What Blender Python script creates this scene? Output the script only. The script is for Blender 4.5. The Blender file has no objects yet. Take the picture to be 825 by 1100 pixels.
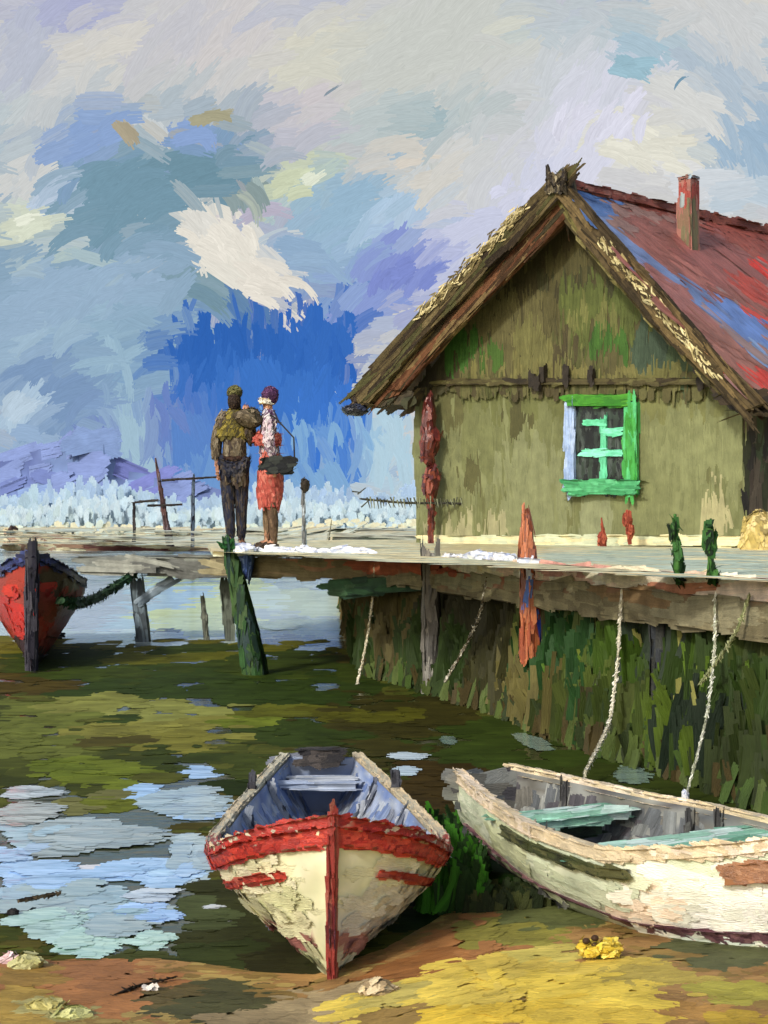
import bpy, bmesh, math
import numpy as np
from mathutils import Vector

sc = bpy.context.scene
COL = sc.collection
rng = np.random.default_rng(7)

# ------------------------------------------------------------------ camera, sky light, sun, exposure
H, F, HX, HY = 1.68, 1600.0, 412.5, 560.0          # eye height (m); focal length, axis and horizon (reference pixels)
CAM = np.array([0, 0, H])
cam_d = bpy.data.cameras.new("camera")
cam_o = bpy.data.objects.new("camera", cam_d)
COL.objects.link(cam_o)
cam_o.location = (0, 0, H)
cam_o.rotation_euler = (math.radians(90), 0, 0)
cam_d.sensor_fit = 'VERTICAL'
cam_d.sensor_height = 36
cam_d.lens = F / 1100 * 36
cam_d.shift_y = (HY - 550) / 1100
cam_d.clip_start, cam_d.clip_end = 0.05, 3000
sc.camera = cam_o

SUN_EL, SUN_AZ = 33.0, 215.0                        # azimuth from +Y (north) clockwise: behind the left shoulder
EXPO = 0.3
w = bpy.data.worlds.new("World")
sc.world = w
w.use_nodes = True
nt = w.node_tree
bg = nt.nodes['Background']
st = nt.nodes.new('ShaderNodeTexSky')
st.sky_type = 'NISHITA'
st.sun_disc = False
st.sun_elevation = math.radians(SUN_EL)
st.sun_rotation = math.radians(SUN_AZ)
st.air_density = 1.0
st.dust_density = 3.0
nt.links.new(st.outputs[0], bg.inputs[0])
bg.inputs[1].default_value = 0.14
sd = bpy.data.lights.new("sun", 'SUN')
so = bpy.data.objects.new("sun", sd)
COL.objects.link(so)
sd.energy = 2.2
sd.angle = math.radians(6)
sd.color = (1.0, 0.97, 0.91)
a, e = math.radians(SUN_AZ), math.radians(SUN_EL)
sdir = Vector((math.sin(a) * math.cos(e), math.cos(a) * math.cos(e), math.sin(e)))
so.rotation_euler = sdir.to_track_quat('Z', 'Y').to_euler()
so.location = sdir * 50
vs = sc.view_settings
vs.view_transform, vs.look, vs.gamma, vs.exposure, vs.use_curve_mapping = 'Standard', 'None', 1, EXPO, False

# ------------------------------------------------------------------ small maths
def at(px, py, Y):
    return np.array([(px - HX) / F * Y, Y, H - (py - HY) / F * Y])

def ground(px, py, z=0.0):
    return at(px, py, (H - z) * F / (py - HY))

def proj(P):
    Y = np.maximum(P[:, 1], .05)
    return HX + P[:, 0] / Y * F, HY + (H - P[:, 2]) / Y * F

def lin(c):
    c = np.asarray(c, float) / 255
    return np.where(c <= .04045, c / 12.92, ((c + .055) / 1.055) ** 2.4)

def unit(v):
    v = np.asarray(v, float)
    return v / np.maximum(np.linalg.norm(v, axis=-1, keepdims=True), 1e-9)

def coh(P, freq, seed):
    """smooth noise in 0..1 from a few random waves"""
    r = np.random.default_rng(seed)
    k = r.normal(size=(7, 3)) * freq
    ph = r.uniform(0, 6.28, 7)
    s = np.sin(P @ k.T + ph).sum(1) / 2.6
    return np.clip(.5 + .5 * s / 1.6, 0, .9999)

def pal(colors, freq=3.0, seed=1, mix=.55, r=None):
    C = np.array([lin(c) for c in colors])
    def f(P):
        t = coh(P, freq, seed) * (1 - mix) + rng.random(len(P)) * mix
        t = np.clip((t - .5) * 1.35 + .5, 0, .9999)
        return C[(t * len(C)).astype(int)]
    return f

def patches(base, lst, warp=.22, wf=.03, seed=5, soft=0.0):
    """colour of a place by a list of (x, y, rx, ry, angle, colour); the last patch that holds it wins"""
    def f(P, ang=False, xy=None):
        x, y = proj(P) if xy is None else xy
        Q = np.stack([x, y, 0 * x], 1)
        c = base(P) if callable(base) else np.tile(lin(base), (len(x), 1))
        c = np.array(c)
        A = np.zeros(len(x))
        for i, (cx, cy, rx, ry, an, col) in enumerate(lst):
            t = math.radians(an)
            dx, dy = x - cx, y - cy
            u = (dx * math.cos(t) + dy * math.sin(t)) / rx
            v = (-dx * math.sin(t) + dy * math.cos(t)) / ry
            d = np.sqrt(u * u + v * v) + warp * (coh(Q, wf, seed + i) - .5) * 2 + rng.normal(0, .06, len(x))
            m = d < 1
            if soft:
                sf_ = soft if min(rx, ry) > 15 and col[2] - col[0] < 90 and col[0] < 222 else soft * .7
                k_ = np.clip((1 + sf_ - d) / (2 * sf_), 0, 1)[:, None]
                k_ = k_ * k_ * (3 - 2 * k_)
                c = c * (1 - k_) + lin(col) * k_
            else:
                c[m] = lin(col)
            A[m] = an
        return (c, A) if ang else c
    return f

def tri(faces):
    out = []
    for f in faces:
        for i in range(1, len(f) - 1):
            out.append((f[0], f[i], f[i + 1]))
    return np.array(out)

def sample(V, faces, n):
    T = tri(faces)
    A, B, C = V[T[:, 0]], V[T[:, 1]], V[T[:, 2]]
    cr = np.cross(B - A, C - A)
    ar = np.linalg.norm(cr, axis=1) / 2
    if ar.sum() <= 0:
        return np.zeros((0, 3)), np.zeros((0, 3))
    i = rng.choice(len(T), n, p=ar / ar.sum())
    r1, r2 = np.sqrt(rng.random(n)), rng.random(n)
    P = A[i] * (1 - r1)[:, None] + B[i] * (r1 * (1 - r2))[:, None] + C[i] * (r1 * r2)[:, None]
    return P, unit(cr[i])

def area(V, faces):
    T = tri(faces)
    return np.linalg.norm(np.cross(V[T[:, 1]] - V[T[:, 0]], V[T[:, 2]] - V[T[:, 0]]), axis=1).sum() / 2

ORIGIN = {}

class Paint:
    """collects a body and the brush marks that lie on it; build() links them as ONE mesh"""
    def __init__(s):
        s.V, s.Fq, s.Ft, s.C, s.UV, s.n = [], [], [], [], [], 0
        s.Fn = []
        s.smooth = False

    def body(s, V, faces, colf):
        V = np.asarray(V, float)
        c = colf(V) if callable(colf) else np.tile(lin(colf), (len(V), 1))
        s.V.append(V); s.C.append(c); s.UV.append(np.zeros((len(V), 2)))
        for f in faces:
            s.Fn.append([i + s.n for i in f])
        s.n += len(V)

    def strokes(s, P, N, T, L, W, C, C2=None, B=6, S=3, bend=None, lift=.004, rnd=.5, ragged=.3, jit=.06, hbk=.006, lk=.45, c2k=.9):
        n = len(P)
        if n == 0:
            return
        L = np.broadcast_to(L, (n,)); W = np.broadcast_to(W, (n,))
        N = unit(np.broadcast_to(N, (n, 3))); T = unit(np.broadcast_to(T, (n, 3)))
        D = np.cross(N, T)
        bend = np.zeros(n) if bend is None else np.broadcast_to(bend, (n,))
        C2 = C * c2k if C2 is None else C2
        b = np.arange(B)
        v0, v1 = (b - .3) / B * 2 - 1, (b + 1.3) / B * 2 - 1
        vc = (v0 + v1) / 2
        rr = rnd * (1 - np.sqrt(np.clip(1 - .97 * vc ** 2, 0, 1)))
        us = -1 + ragged * .5 * rng.random((n, B)) + rr
        ue = 1 - ragged * rng.random((n, B)) - rr
        k = np.linspace(0, 1, S + 1)
        u = us[:, :, None] + (ue - us)[:, :, None] * k                    # n,B,S+1
        v = np.stack([np.broadcast_to(v0, (n, B)), np.broadcast_to(v1, (n, B))], -1)   # n,B,2
        v = v + rng.normal(0, .12 / B, (n, B, 1))
        h = np.broadcast_to(lift, (n,)) * (.3 + rng.random(n)) * lk
        hb = rng.random((n, B)) * W[:, None] * hbk
        off = (v[:, :, None, :] * W[:, None, None, None] / 2 + (bend[:, None, None] * u ** 2 * L[:, None, None] / 2)[..., None])
        pos = (P[:, None, None, None, :] + T[:, None, None, None, :] * (u * L[:, None, None] / 2)[..., None, None]
               + D[:, None, None, None, :] * off[..., None]
               + N[:, None, None, None, :] * (h[:, None] + hb)[:, :, None, None, None])
        m = np.clip(rng.random((n, B)) * .7 + .35 * (rng.random((n, 1)) - .3), 0, 1)[..., None]
        c = (C[:, None, :] * (1 - m) + C2[:, None, :] * m) * np.clip(1 + jit * rng.normal(size=(n, B, 1)), .3, 1.7)
        c = np.broadcast_to(c[:, :, None, None, :], pos.shape)
        uv = np.stack([np.broadcast_to((u * L[:, None, None] / W[:, None, None])[..., None], pos.shape[:-1]),
                       np.broadcast_to((v * B / 2 + rng.random((n, 1, 1)) * 90)[:, :, None, :], pos.shape[:-1])], -1)
        idx = np.arange(n * B * (S + 1) * 2).reshape(n * B, S + 1, 2) + s.n
        q = np.stack([idx[:, :-1, 0], idx[:, 1:, 0], idx[:, 1:, 1], idx[:, :-1, 1]], -1).reshape(-1, 4)
        s.Fq.append(q)
        s.V.append(pos.reshape(-1, 3)); s.C.append(c.reshape(-1, 3)); s.UV.append(uv.reshape(-1, 2))
        s.n += n * B * (S + 1) * 2

    def cover(s, V, faces, colf, L, W, dens=1.6, tdir=(0, 0, 1), ang=.15, keep=None, body=True, face_cam=True, **kw):
        """a body with brush marks all over it"""
        V = np.asarray(V, float)
        if body:
            s.body(V, faces, colf)
        n = int(area(V, faces) * dens / (L * W)) + 1
        n = min(n, 9000)
        P, N = sample(V, faces, n)
        if face_cam:                                     # marks only where a camera near the viewpoint could see them
            m = ((CAM + np.array([0, -1.5, 0]) - P) * N).sum(1) > -.35 * np.linalg.norm(CAM - P, axis=1)
            P, N = P[m], N[m]
        if keep is not None:
            m = keep(P)
            P, N = P[m], N[m]
        T = unit(tdir(P, N) if callable(tdir) else np.broadcast_to(np.asarray(tdir, float), P.shape))
        T = T - N * (T * N).sum(1, keepdims=True)
        ok = np.linalg.norm(T, axis=1) > .3                   # no marks on the ends that the stroke would cross
        P, N, T = P[ok], N[ok], unit(T[ok])
        th = rng.normal(0, ang, len(P))
        T = T * np.cos(th)[:, None] + np.cross(N, T) * np.sin(th)[:, None]
        sc_ = rng.uniform(.6, 1.35, len(P))
        s.strokes(P, N, T, L * sc_, W * rng.uniform(.7, 1.3, len(P)), colf(P), **kw)

    def build(s, name, mat, parent=None, smooth=False):
        V = np.concatenate(s.V) if s.V else np.zeros((0, 3))
        org = ORIGIN.get(parent.name, np.zeros(3)) if parent else np.zeros(3)
        V = V - org
        me = bpy.data.meshes.new(name)
        Fq = np.concatenate(s.Fq) if s.Fq else np.zeros((0, 4), int)
        lt = [len(f) for f in s.Fn]
        loops = np.concatenate([np.array([i for f in s.Fn for i in f], int), Fq.reshape(-1)]).astype(np.int32)
        tot = np.array(lt + [4] * len(Fq), np.int32)
        start = np.concatenate([[0], np.cumsum(tot)[:-1]]).astype(np.int32)
        me.vertices.add(len(V)); me.vertices.foreach_set('co', V.astype(np.float32).ravel())
        me.loops.add(len(loops)); me.loops.foreach_set('vertex_index', loops)
        me.polygons.add(len(tot)); me.polygons.foreach_set('loop_start', start)
        sm = np.zeros(len(tot), bool)
        sm[:len(lt)] = smooth
        me.polygons.foreach_set('use_smooth', sm)
        me.update(calc_edges=True)
        ca = me.color_attributes.new('Col', 'FLOAT_COLOR', 'POINT')
        C = np.concatenate([np.clip(np.concatenate(s.C), .002, .95), np.ones((len(V), 1))], 1)
        ca.data.foreach_set('color', C.astype(np.float32).ravel())
        uvl = me.uv_layers.new(name='UVMap')
        uvl.data.foreach_set('uv', np.concatenate(s.UV)[loops].astype(np.float32).ravel())
        me.materials.append(mat)
        o = bpy.data.objects.new(name, me)
        COL.objects.link(o)
        if parent:
            o.parent = parent
            ORIGIN[o.name] = org
        else:
            ORIGIN[o.name] = np.zeros(3)
        return o

def tag(o, label=None, cat=None, group=None, kind=None):
    if label: o['label'] = label
    if cat: o['category'] = cat
    if group: o['group'] = group
    if kind: o['kind'] = kind
    return o

def thing(name, loc, label, cat, group=None):
    o = bpy.data.objects.new(name, None)
    COL.objects.link(o)
    o.location = loc
    o.empty_display_size = .2
    ORIGIN[o.name] = np.array(loc, float)
    return tag(o, label, cat, group)

# ------------------------------------------------------------------ materials
def paint_mat(name, rough=.5, bump=.006, spec=.35, vary=.22, scale=9.0, ior=1.45, strength=.6):
    """oil paint: pigment of each mark, broken by fine noise, with the ridges the bristles left"""
    m = bpy.data.materials.new(name)
    m.use_nodes = True
    t = m.node_tree
    n, l = t.nodes, t.links
    p = n['Principled BSDF']
    at_ = n.new('ShaderNodeAttribute'); at_.attribute_name = 'Col'
    tc = n.new('ShaderNodeTexCoord')
    nz = n.new('ShaderNodeTexNoise'); nz.inputs['Scale'].default_value = scale; nz.inputs['Detail'].default_value = 4
    l.new(tc.outputs['Object'], nz.inputs['Vector'])
    mr = n.new('ShaderNodeMapRange')
    mr.inputs[1].default_value, mr.inputs[2].default_value = .3, .7
    mr.inputs[3].default_value, mr.inputs[4].default_value = 1 - vary, 1 + vary
    l.new(nz.outputs[0], mr.inputs[0])
    uvn = n.new('ShaderNodeUVMap'); uvn.uv_map = 'UVMap'
    mp = n.new('ShaderNodeMapping'); mp.inputs['Scale'].default_value = (.7, 1.3, 1)
    l.new(uvn.outputs[0], mp.inputs[0])
    br = n.new('ShaderNodeTexNoise'); br.noise_dimensions = '2D'
    br.inputs['Scale'].default_value = 1.6; br.inputs['Detail'].default_value = 2
    l.new(mp.outputs[0], br.inputs['Vector'])
    mr2 = n.new('ShaderNodeMapRange')
    mr2.inputs[1].default_value, mr2.inputs[2].default_value = .3, .7
    mr2.inputs[3].default_value, mr2.inputs[4].default_value = .92, 1.08
    l.new(br.outputs[0], mr2.inputs[0])
    mu = n.new('ShaderNodeMath'); mu.operation = 'MULTIPLY'
    l.new(mr.outputs[0], mu.inputs[0]); l.new(mr2.outputs[0], mu.inputs[1])
    vm = n.new('ShaderNodeVectorMath'); vm.operation = 'SCALE'
    l.new(at_.outputs['Color'], vm.inputs[0]); l.new(mu.outputs[0], vm.inputs['Scale'])
    l.new(vm.outputs[0], p.inputs['Base Color'])
    bp = n.new('ShaderNodeBump'); bp.inputs['Strength'].default_value = strength; bp.inputs['Distance'].default_value = bump
    l.new(br.outputs[0], bp.inputs['Height'])
    l.new(bp.outputs[0], p.inputs['Normal'])
    p.inputs['Roughness'].default_value = rough
    p.inputs['Specular IOR Level'].default_value = spec
    p.inputs['IOR'].default_value = ior
    return m

def sky_mat():
    m = bpy.data.materials.new("painted_sky")
    m.use_nodes = True
    t = m.node_tree; n, l = t.nodes, t.links
    n.remove(n['Principled BSDF'])
    e_ = n.new('ShaderNodeEmission')
    at_ = n.new('ShaderNodeAttribute'); at_.attribute_name = 'Col'
    uvn = n.new('ShaderNodeUVMap'); uvn.uv_map = 'UVMap'
    mp = n.new('ShaderNodeMapping'); mp.inputs['Scale'].default_value = (.5, 1.4, 1)
    br = n.new('ShaderNodeTexNoise'); br.noise_dimensions = '2D'; br.inputs['Scale'].default_value = 1.5
    br.inputs['Detail'].default_value = 3
    l.new(uvn.outputs[0], mp.inputs[0]); l.new(mp.outputs[0], br.inputs['Vector'])
    mr = n.new('ShaderNodeMapRange')
    mr.inputs[1].default_value, mr.inputs[2].default_value = .3, .7
    mr.inputs[3].default_value, mr.inputs[4].default_value = .93, 1.06
    l.new(br.outputs[0], mr.inputs[0])
    vm = n.new('ShaderNodeVectorMath'); vm.operation = 'SCALE'
    l.new(at_.outputs['Color'], vm.inputs[0]); l.new(mr.outputs[0], vm.inputs['Scale'])
    l.new(vm.outputs[0], e_.inputs[0])
    e_.inputs[1].default_value = 2 ** -EXPO
    l.new(e_.outputs[0], n['Material Output'].inputs[0])
    return m

M_SKY = sky_mat()
M_FAR = paint_mat("far_land_paint", .8, .05, .1, .12, .3)
M_GROUND = paint_mat("sand_and_soil_paint", .65, .012, .25, .25, 5)
M_GRASS = paint_mat("bank_grass_paint", .6, .006, .2, .25, 4)
M_POND_TONE = paint_mat("pond_tone_paint", .75, .004, .08, .25, 3)
M_WALL = paint_mat("weathered_wall_paint", .6, .006, .25, .16, 5)
M_ROOF = paint_mat("rusty_roof_paint", .45, .02, .35, .25, 3)
M_STRAW = paint_mat("straw_edge_paint", .75, .012, .15, .3, 12)
M_WOOD = paint_mat("old_wood_paint", .55, .008, .3, .25, 8)
M_HULL = paint_mat("hull_oil_paint", .38, .006, .45, .14, 7)
M_INNER = paint_mat("boat_inside_paint", .5, .006, .35, .22, 8)
M_TRIM = paint_mat("glossy_trim_paint", .3, .006, .5, .2, 10)
M_CLOTH = paint_mat("cloth_paint", .65, .005, .2, .2, 20)
M_SKIN = paint_mat("skin_paint", .55, .003, .3, .15, 20)
M_ROPE = paint_mat("rope_paint", .7, .004, .2, .35, 40)
M_STONE = paint_mat("stone_paint", .6, .006, .3, .25, 14)
M_GLASS = paint_mat("dark_glass_paint", .12, .002, .6, .4, 6)

# ------------------------------------------------------------------ shapes
BOX_F = [(0, 3, 2, 1), (4, 5, 6, 7), (0, 1, 5, 4), (1, 2, 6, 5), (2, 3, 7, 6), (3, 0, 4, 7)]

def hexa(b, t):
    return np.array(list(b) + list(t), float), BOX_F

def box(c, s, e1=(1, 0, 0), e3=(0, 0, 1)):
    c, e1, e3 = np.array(c, float), unit(e1), unit(e3)
    e2 = np.cross(e3, e1)
    P = lambda i, j, k: c + e1 * i * s[0] / 2 + e2 * j * s[1] / 2 + e3 * k * s[2] / 2
    q = [(-1, -1), (1, -1), (1, 1), (-1, 1)]
    return hexa([P(i, j, -1) for i, j in q], [P(i, j, 1) for i, j in q])

def beam(p, q, wd, th, up=(0, 0, 1)):
    p, q = np.array(p, float), np.array(q, float)
    ax = unit(q - p)
    side = np.cross(ax, up)
    if np.linalg.norm(side) < 1e-4: side = np.cross(ax, (0, 1, 0))
    side = unit(side)
    u = np.cross(side, ax)
    L = np.linalg.norm(q - p)
    return box((p + q) / 2, (L, wd, th), ax, u)

def tube(pts, rad, k=8, caps=True, ell=1.0):
    pts = np.array(pts, float)
    n = len(pts)
    rad = np.broadcast_to(rad, (n,))
    T = unit(np.gradient(pts, axis=0))
    ref = np.array([0, 1, 0]) if abs(T[0, 1]) < .9 else np.array([1, 0, 0])
    V, Fc = [], []
    for i in range(n):
        a_ = unit(np.cross(T[i], ref)); b_ = np.cross(T[i], a_)
        for j in range(k):
            t = 2 * math.pi * j / k
            V.append(pts[i] + rad[i] * (a_ * math.cos(t) + b_ * math.sin(t) * ell))
    for i in range(n - 1):
        for j in range(k):
            j2 = (j + 1) % k
            Fc.append((i * k + j, i * k + j2, (i + 1) * k + j2, (i + 1) * k + j))
    if caps:
        Fc.append(tuple(range(k))[::-1]); Fc.append(tuple((n - 1) * k + j for j in range(k)))
    V = np.array(V)
    return orient(V, Fc)

def orient(V, Fc):
    bm = bmesh.new()
    vs_ = [bm.verts.new(v) for v in V]
    for f in Fc:
        try: bm.faces.new([vs_[i] for i in f])
        except ValueError: pass
    bmesh.ops.recalc_face_normals(bm, faces=bm.faces)
    bm.verts.index_update()
    out = [tuple(v.index for v in f.verts) for f in bm.faces]
    bm.free()
    return V, out

def blob(c, r, nu=14, nv=10, rough=0.0, seed=0):
    c, r = np.array(c, float), np.broadcast_to(r, (3,))
    V, Fc = [], []
    for i in range(nv + 1):
        ph = math.pi * i / nv
        for j in range(nu):
            th = 2 * math.pi * j / nu
            V.append((math.sin(ph) * math.cos(th), math.sin(ph) * math.sin(th), math.cos(ph)))
    V = np.array(V)
    if rough:
        V = V * (1 + rough * (coh(V, 2.2, seed) - .5) * 2)[:, None]
    for i in range(nv):
        for j in range(nu):
            j2 = (j + 1) % nu
            Fc.append((i * nu + j, (i + 1) * nu + j, (i + 1) * nu + j2, i * nu + j2))
    return c + V * r, Fc

def loft(rings, closed=True, caps=True):
    k = len(rings[0]); V = np.concatenate(rings); Fc = []
    for i in range(len(rings) - 1):
        for j in range(k if closed else k - 1):
            j2 = (j + 1) % k
            Fc.append((i * k + j, i * k + j2, (i + 1) * k + j2, (i + 1) * k + j))
    if caps:
        Fc.append(tuple(range(k))); Fc.append(tuple((len(rings) - 1) * k + j for j in range(k)))
    return orient(V, Fc)

def skin_mesh(nodes, edges, root, sub=2):
    names = list(nodes)
    me = bpy.data.meshes.new("skeleton")
    me.from_pydata([nodes[k][0] for k in names], [(names.index(a_), names.index(b_)) for a_, b_ in edges], [])
    o = bpy.data.objects.new("skeleton", me)
    COL.objects.link(o)
    md = o.modifiers.new("skin", 'SKIN'); md.use_smooth_shade = True
    for i, k in enumerate(names):
        r = nodes[k][1]
        me.skin_vertices[0].data[i].radius = r if isinstance(r, tuple) else (r, r)
        me.skin_vertices[0].data[i].use_root = (k == root)
    md2 = o.modifiers.new("sub", 'SUBSURF'); md2.levels = sub; md2.render_levels = sub
    dg = bpy.context.evaluated_depsgraph_get()
    ev = o.evaluated_get(dg)
    m2 = ev.to_mesh()
    V = np.array([v.co[:] for v in m2.vertices]); Fc = [tuple(p.vertices) for p in m2.polygons]
    ev.to_mesh_clear()
    bpy.data.objects.remove(o); bpy.data.meshes.remove(me)
    return V, Fc

# ================================================================== SKY
SKY = [
 # top
 (60, 12, 75, 26, -8, (172, 176, 206)), (20, 70, 60, 45, -50, (186, 191, 205)), (110, 62, 85, 24, -32, (213, 210, 202)),
 (25, 165, 62, 62, -40, (204, 210, 208)), (60, 115, 60, 30, -35, (206, 207, 205)), (240, 60, 90, 70, -50, (207, 203, 202)), (190, 30, 60, 25, -45, (198, 198, 204)),
 (330, 8, 70, 22, -15, (190, 193, 206)), (365, 58, 75, 45, -10, (213, 211, 196)), (470, 40, 125, 62, -32, (201, 204, 198)),
 (430, 128, 75, 26, -12, (188, 198, 198)), (482, 138, 52, 34, -18, (160, 182, 188)), (520, 105, 50, 14, -32, (180, 194, 196)), (560, 60, 60, 30, -30, (204, 206, 202)),
 (560, 25, 26, 14, -30, (216, 216, 200)), (650, 40, 95, 36, 18, (181, 196, 203)), (705, 52, 46, 30, 20, (166, 192, 205)), (600, 12, 60, 12, 10, (190, 198, 203)),
 (785, 45, 60, 48, 50, (205, 207, 207)), (765, 78, 34, 30, 40, (177, 192, 205)), (810, 150, 48, 66, 55, (158, 183, 204)),
 (610, 90, 60, 55, -55, (203, 208, 212)), (632, 150, 82, 54, -62, (215, 216, 230)), (560, 215, 62, 62, -50, (207, 210, 228)), (515, 175, 40, 50, -45, (206, 208, 208)),
 (700, 158, 66, 30, 18, (223, 222, 209)), (745, 112, 45, 30, 30, (214, 215, 212)), (730, 185, 50, 16, 10, (222, 222, 220)), (800, 205, 60, 26, 0, (188, 203, 214)), (760, 205, 30, 14, 0, (212, 216, 220)),
 (395, 185, 62, 24, -12, (219, 209, 194)), (445, 205, 50, 28, -30, (214, 210, 200)), (500, 260, 60, 36, -35, (200, 204, 226)),
 (285, 148, 62, 36, -20, (203, 193, 208)), (325, 125, 50, 24, -20, (206, 200, 203)), (240, 105, 60, 26, -40, (208, 206, 203)), (180, 108, 40, 24, -40, (204, 206, 203)),
 # slate mass on the left
 (130, 290, 230, 170, -12, (138, 166, 188)), (150, 200, 125, 62, -25, (118, 152, 170)), (215, 180, 50, 30, -15, (112, 146, 162)),
 (88, 148, 52, 24, -18, (140, 166, 208)), (205, 143, 34, 18, 10, (140, 166, 210)), (165, 138, 24, 26, 40, (200, 206, 208)), (140, 142, 11, 14, 60, (178, 168, 146)), (228, 126, 22, 8, -12, (174, 170, 146)),
 (40, 225, 36, 34, -30, (186, 203, 223)), (15, 195, 40, 26, -40, (206, 208, 206)), (26, 240, 42, 20, -8, (205, 212, 194)), (58, 282, 18, 12, 0, (198, 212, 198)), (112, 281, 14, 10, 20, (200, 216, 198)), (22, 288, 10, 5, 0, (196, 210, 204)),
 (70, 335, 120, 48, -22, (152, 178, 202)), (120, 370, 130, 34, -12, (142, 172, 194)), (30, 395, 60, 26, -40, (166, 192, 210)), (165, 430, 90, 60, -12, (138, 170, 194)),
 (45, 425, 70, 46, -30, (124, 152, 188)), (20, 437, 30, 28, -45, (178, 201, 219)), (20, 480, 40, 18, -10, (150, 176, 206)),
 # middle
 (318, 200, 54, 32, -18, (202, 210, 180)), (286, 236, 30, 17, 20, (190, 180, 198)), (268, 208, 16, 22, 60, (138, 156, 156)),
 (370, 245, 84, 62, -30, (152, 183, 205)), (335, 295, 62, 34, 20, (146, 174, 202)), (420, 245, 56, 26, -45, (178, 202, 224)), (400, 305, 50, 40, -45, (150, 176, 212)),
 (436, 292, 48, 42, -40, (134, 148, 208)), (405, 320, 30, 24, -30, (138, 156, 210)), (520, 300, 60, 30, -40, (200, 204, 222)),
 (230, 250, 34, 34, 60, (223, 220, 210)), (255, 272, 58, 34, 40, (228, 224, 212)), (295, 305, 46, 22, 25, (229, 223, 211)), (240, 318, 40, 10, 25, (120, 150, 158)),
 # deep blue squall
 (285, 408, 78, 108, 88, (52, 104, 186)), (225, 396, 62, 50, 88, (58, 108, 188)), (340, 392, 62, 54, 88, (50, 102, 184)), (215, 410, 50, 40, 88, (64, 114, 192)), (340, 370, 60, 48, 88, (46, 98, 182)), (250, 372, 34, 70, 88, (48, 100, 180)), (352, 354, 24, 44, 88, (56, 108, 188)),
 (290, 455, 70, 100, 88, (62, 116, 196)), (290, 500, 34, 90, 88, (84, 132, 202)), (355, 460, 46, 46, 88, (64, 120, 206)), (160, 468, 48, 66, 85, (112, 134, 194)), (130, 490, 40, 40, 85, (108, 126, 190)), (215, 490, 46, 40, 85, (92, 134, 200)), (250, 525, 26, 60, 88, (110, 152, 206)),
 (340, 470, 12, 52, 88, (128, 172, 214)), (330, 530, 24, 60, 88, (128, 170, 212)), (425, 490, 64, 36, 88, (178, 207, 222)), (392, 480, 50, 10, 88, (150, 188, 218)), (445, 400, 40, 22, 88, (90, 140, 204)), (150, 530, 200, 24, 80, (160, 190, 208)),
]
for k in range(60):                                       # the sky goes on past the picture's edge
    x_ = rng.choice([rng.uniform(-700, -30), rng.uniform(860, 1500), rng.uniform(-100, 900)])
    y_ = rng.uniform(-480, 480) if not -40 < x_ < 870 else rng.uniform(-480, -40)
    SKY.insert(0, (x_, y_, rng.uniform(50, 150), rng.uniform(25, 70), rng.uniform(-40, 20),
                   [(205, 206, 206), (180, 196, 206), (150, 178, 202), (214, 212, 204), (190, 194, 210)][k % 5]))
skyf = patches((204, 204, 203), SKY, .13, .03, soft=.42)
R0 = 420.0

def sky_dir(px, py):
    return unit(np.stack([(px - HX) / F, np.ones_like(px), -(py - HY) / F], 1))

sp = Paint()
gx, gy = np.meshgrid(np.linspace(-2300, 3100, 120), np.linspace(-1300, 640, 60))
gx, gy = gx.ravel(), gy.ravel()
dv = sky_dir(gx, gy)
Vs = CAM + dv * (R0 + 6)
Fs = [(j * 120 + i, (j + 1) * 120 + i, (j + 1) * 120 + i + 1, j * 120 + i + 1) for j in range(59) for i in range(119)]
sp.body(Vs, Fs, lambda P: skyf(P, xy=(gx, gy)))
def sky_strokes(n, xr, yr, L, W, r0, B, S, blend, jit, rag=.35):
    px, py = rng.uniform(*xr, n), rng.uniform(*yr, n)
    if n > 2400:
        o_ = np.argsort(-py - rng.normal(0, 60, n)); px, py = px[o_], py[o_]
    c, A = skyf(np.zeros((n, 3)), ang=True, xy=(px, py))
    c2, _ = skyf(np.zeros((n, 3)), ang=True, xy=(px + rng.normal(0, 16, n), py + rng.normal(0, 11, n)))
    m = rng.random(n)[:, None] * blend
    c = c * (1 - m) + c2 * m
    A = A + rng.normal(0, 13, n)
    d = sky_dir(px, py)
    R = r0 - np.arange(n) / n * 2.5
    P = CAM + d * R[:, None]
    ca, sa = np.cos(np.radians(A)), np.sin(np.radians(A))
    T = np.stack([ca, 0 * ca, -sa], 1)
    T = T + d * (-(T * d).sum(1, keepdims=True))
    mpp = R / F
    tall = np.abs(A) > 65
    Ls = L * rng.uniform(.55, 1.3, n) * np.where(tall, .8, 1); W = W * np.where(tall, .45, 1)
    sp.strokes(P, -d, T, Ls * mpp, W * rng.uniform(.6, 1.4, n) * mpp, c, c * .5 + c2 * .5, B=B, S=S,
               bend=rng.normal(-.12, .14, n), lift=.02, rnd=.5, ragged=rag, jit=jit)
sky_strokes(2600, (-700, 1500), (-480, 590), 120, 44, R0, 16, 5, .4, .015)
sky_strokes(3200, (-60, 880), (-60, 575), 80, 24, R0 - 4, 16, 5, .4, .016)
sky_strokes(2200, (-60, 880), (-60, 575), 56, 14, R0 - 8, 11, 4, .45, .02, .6)
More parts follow.
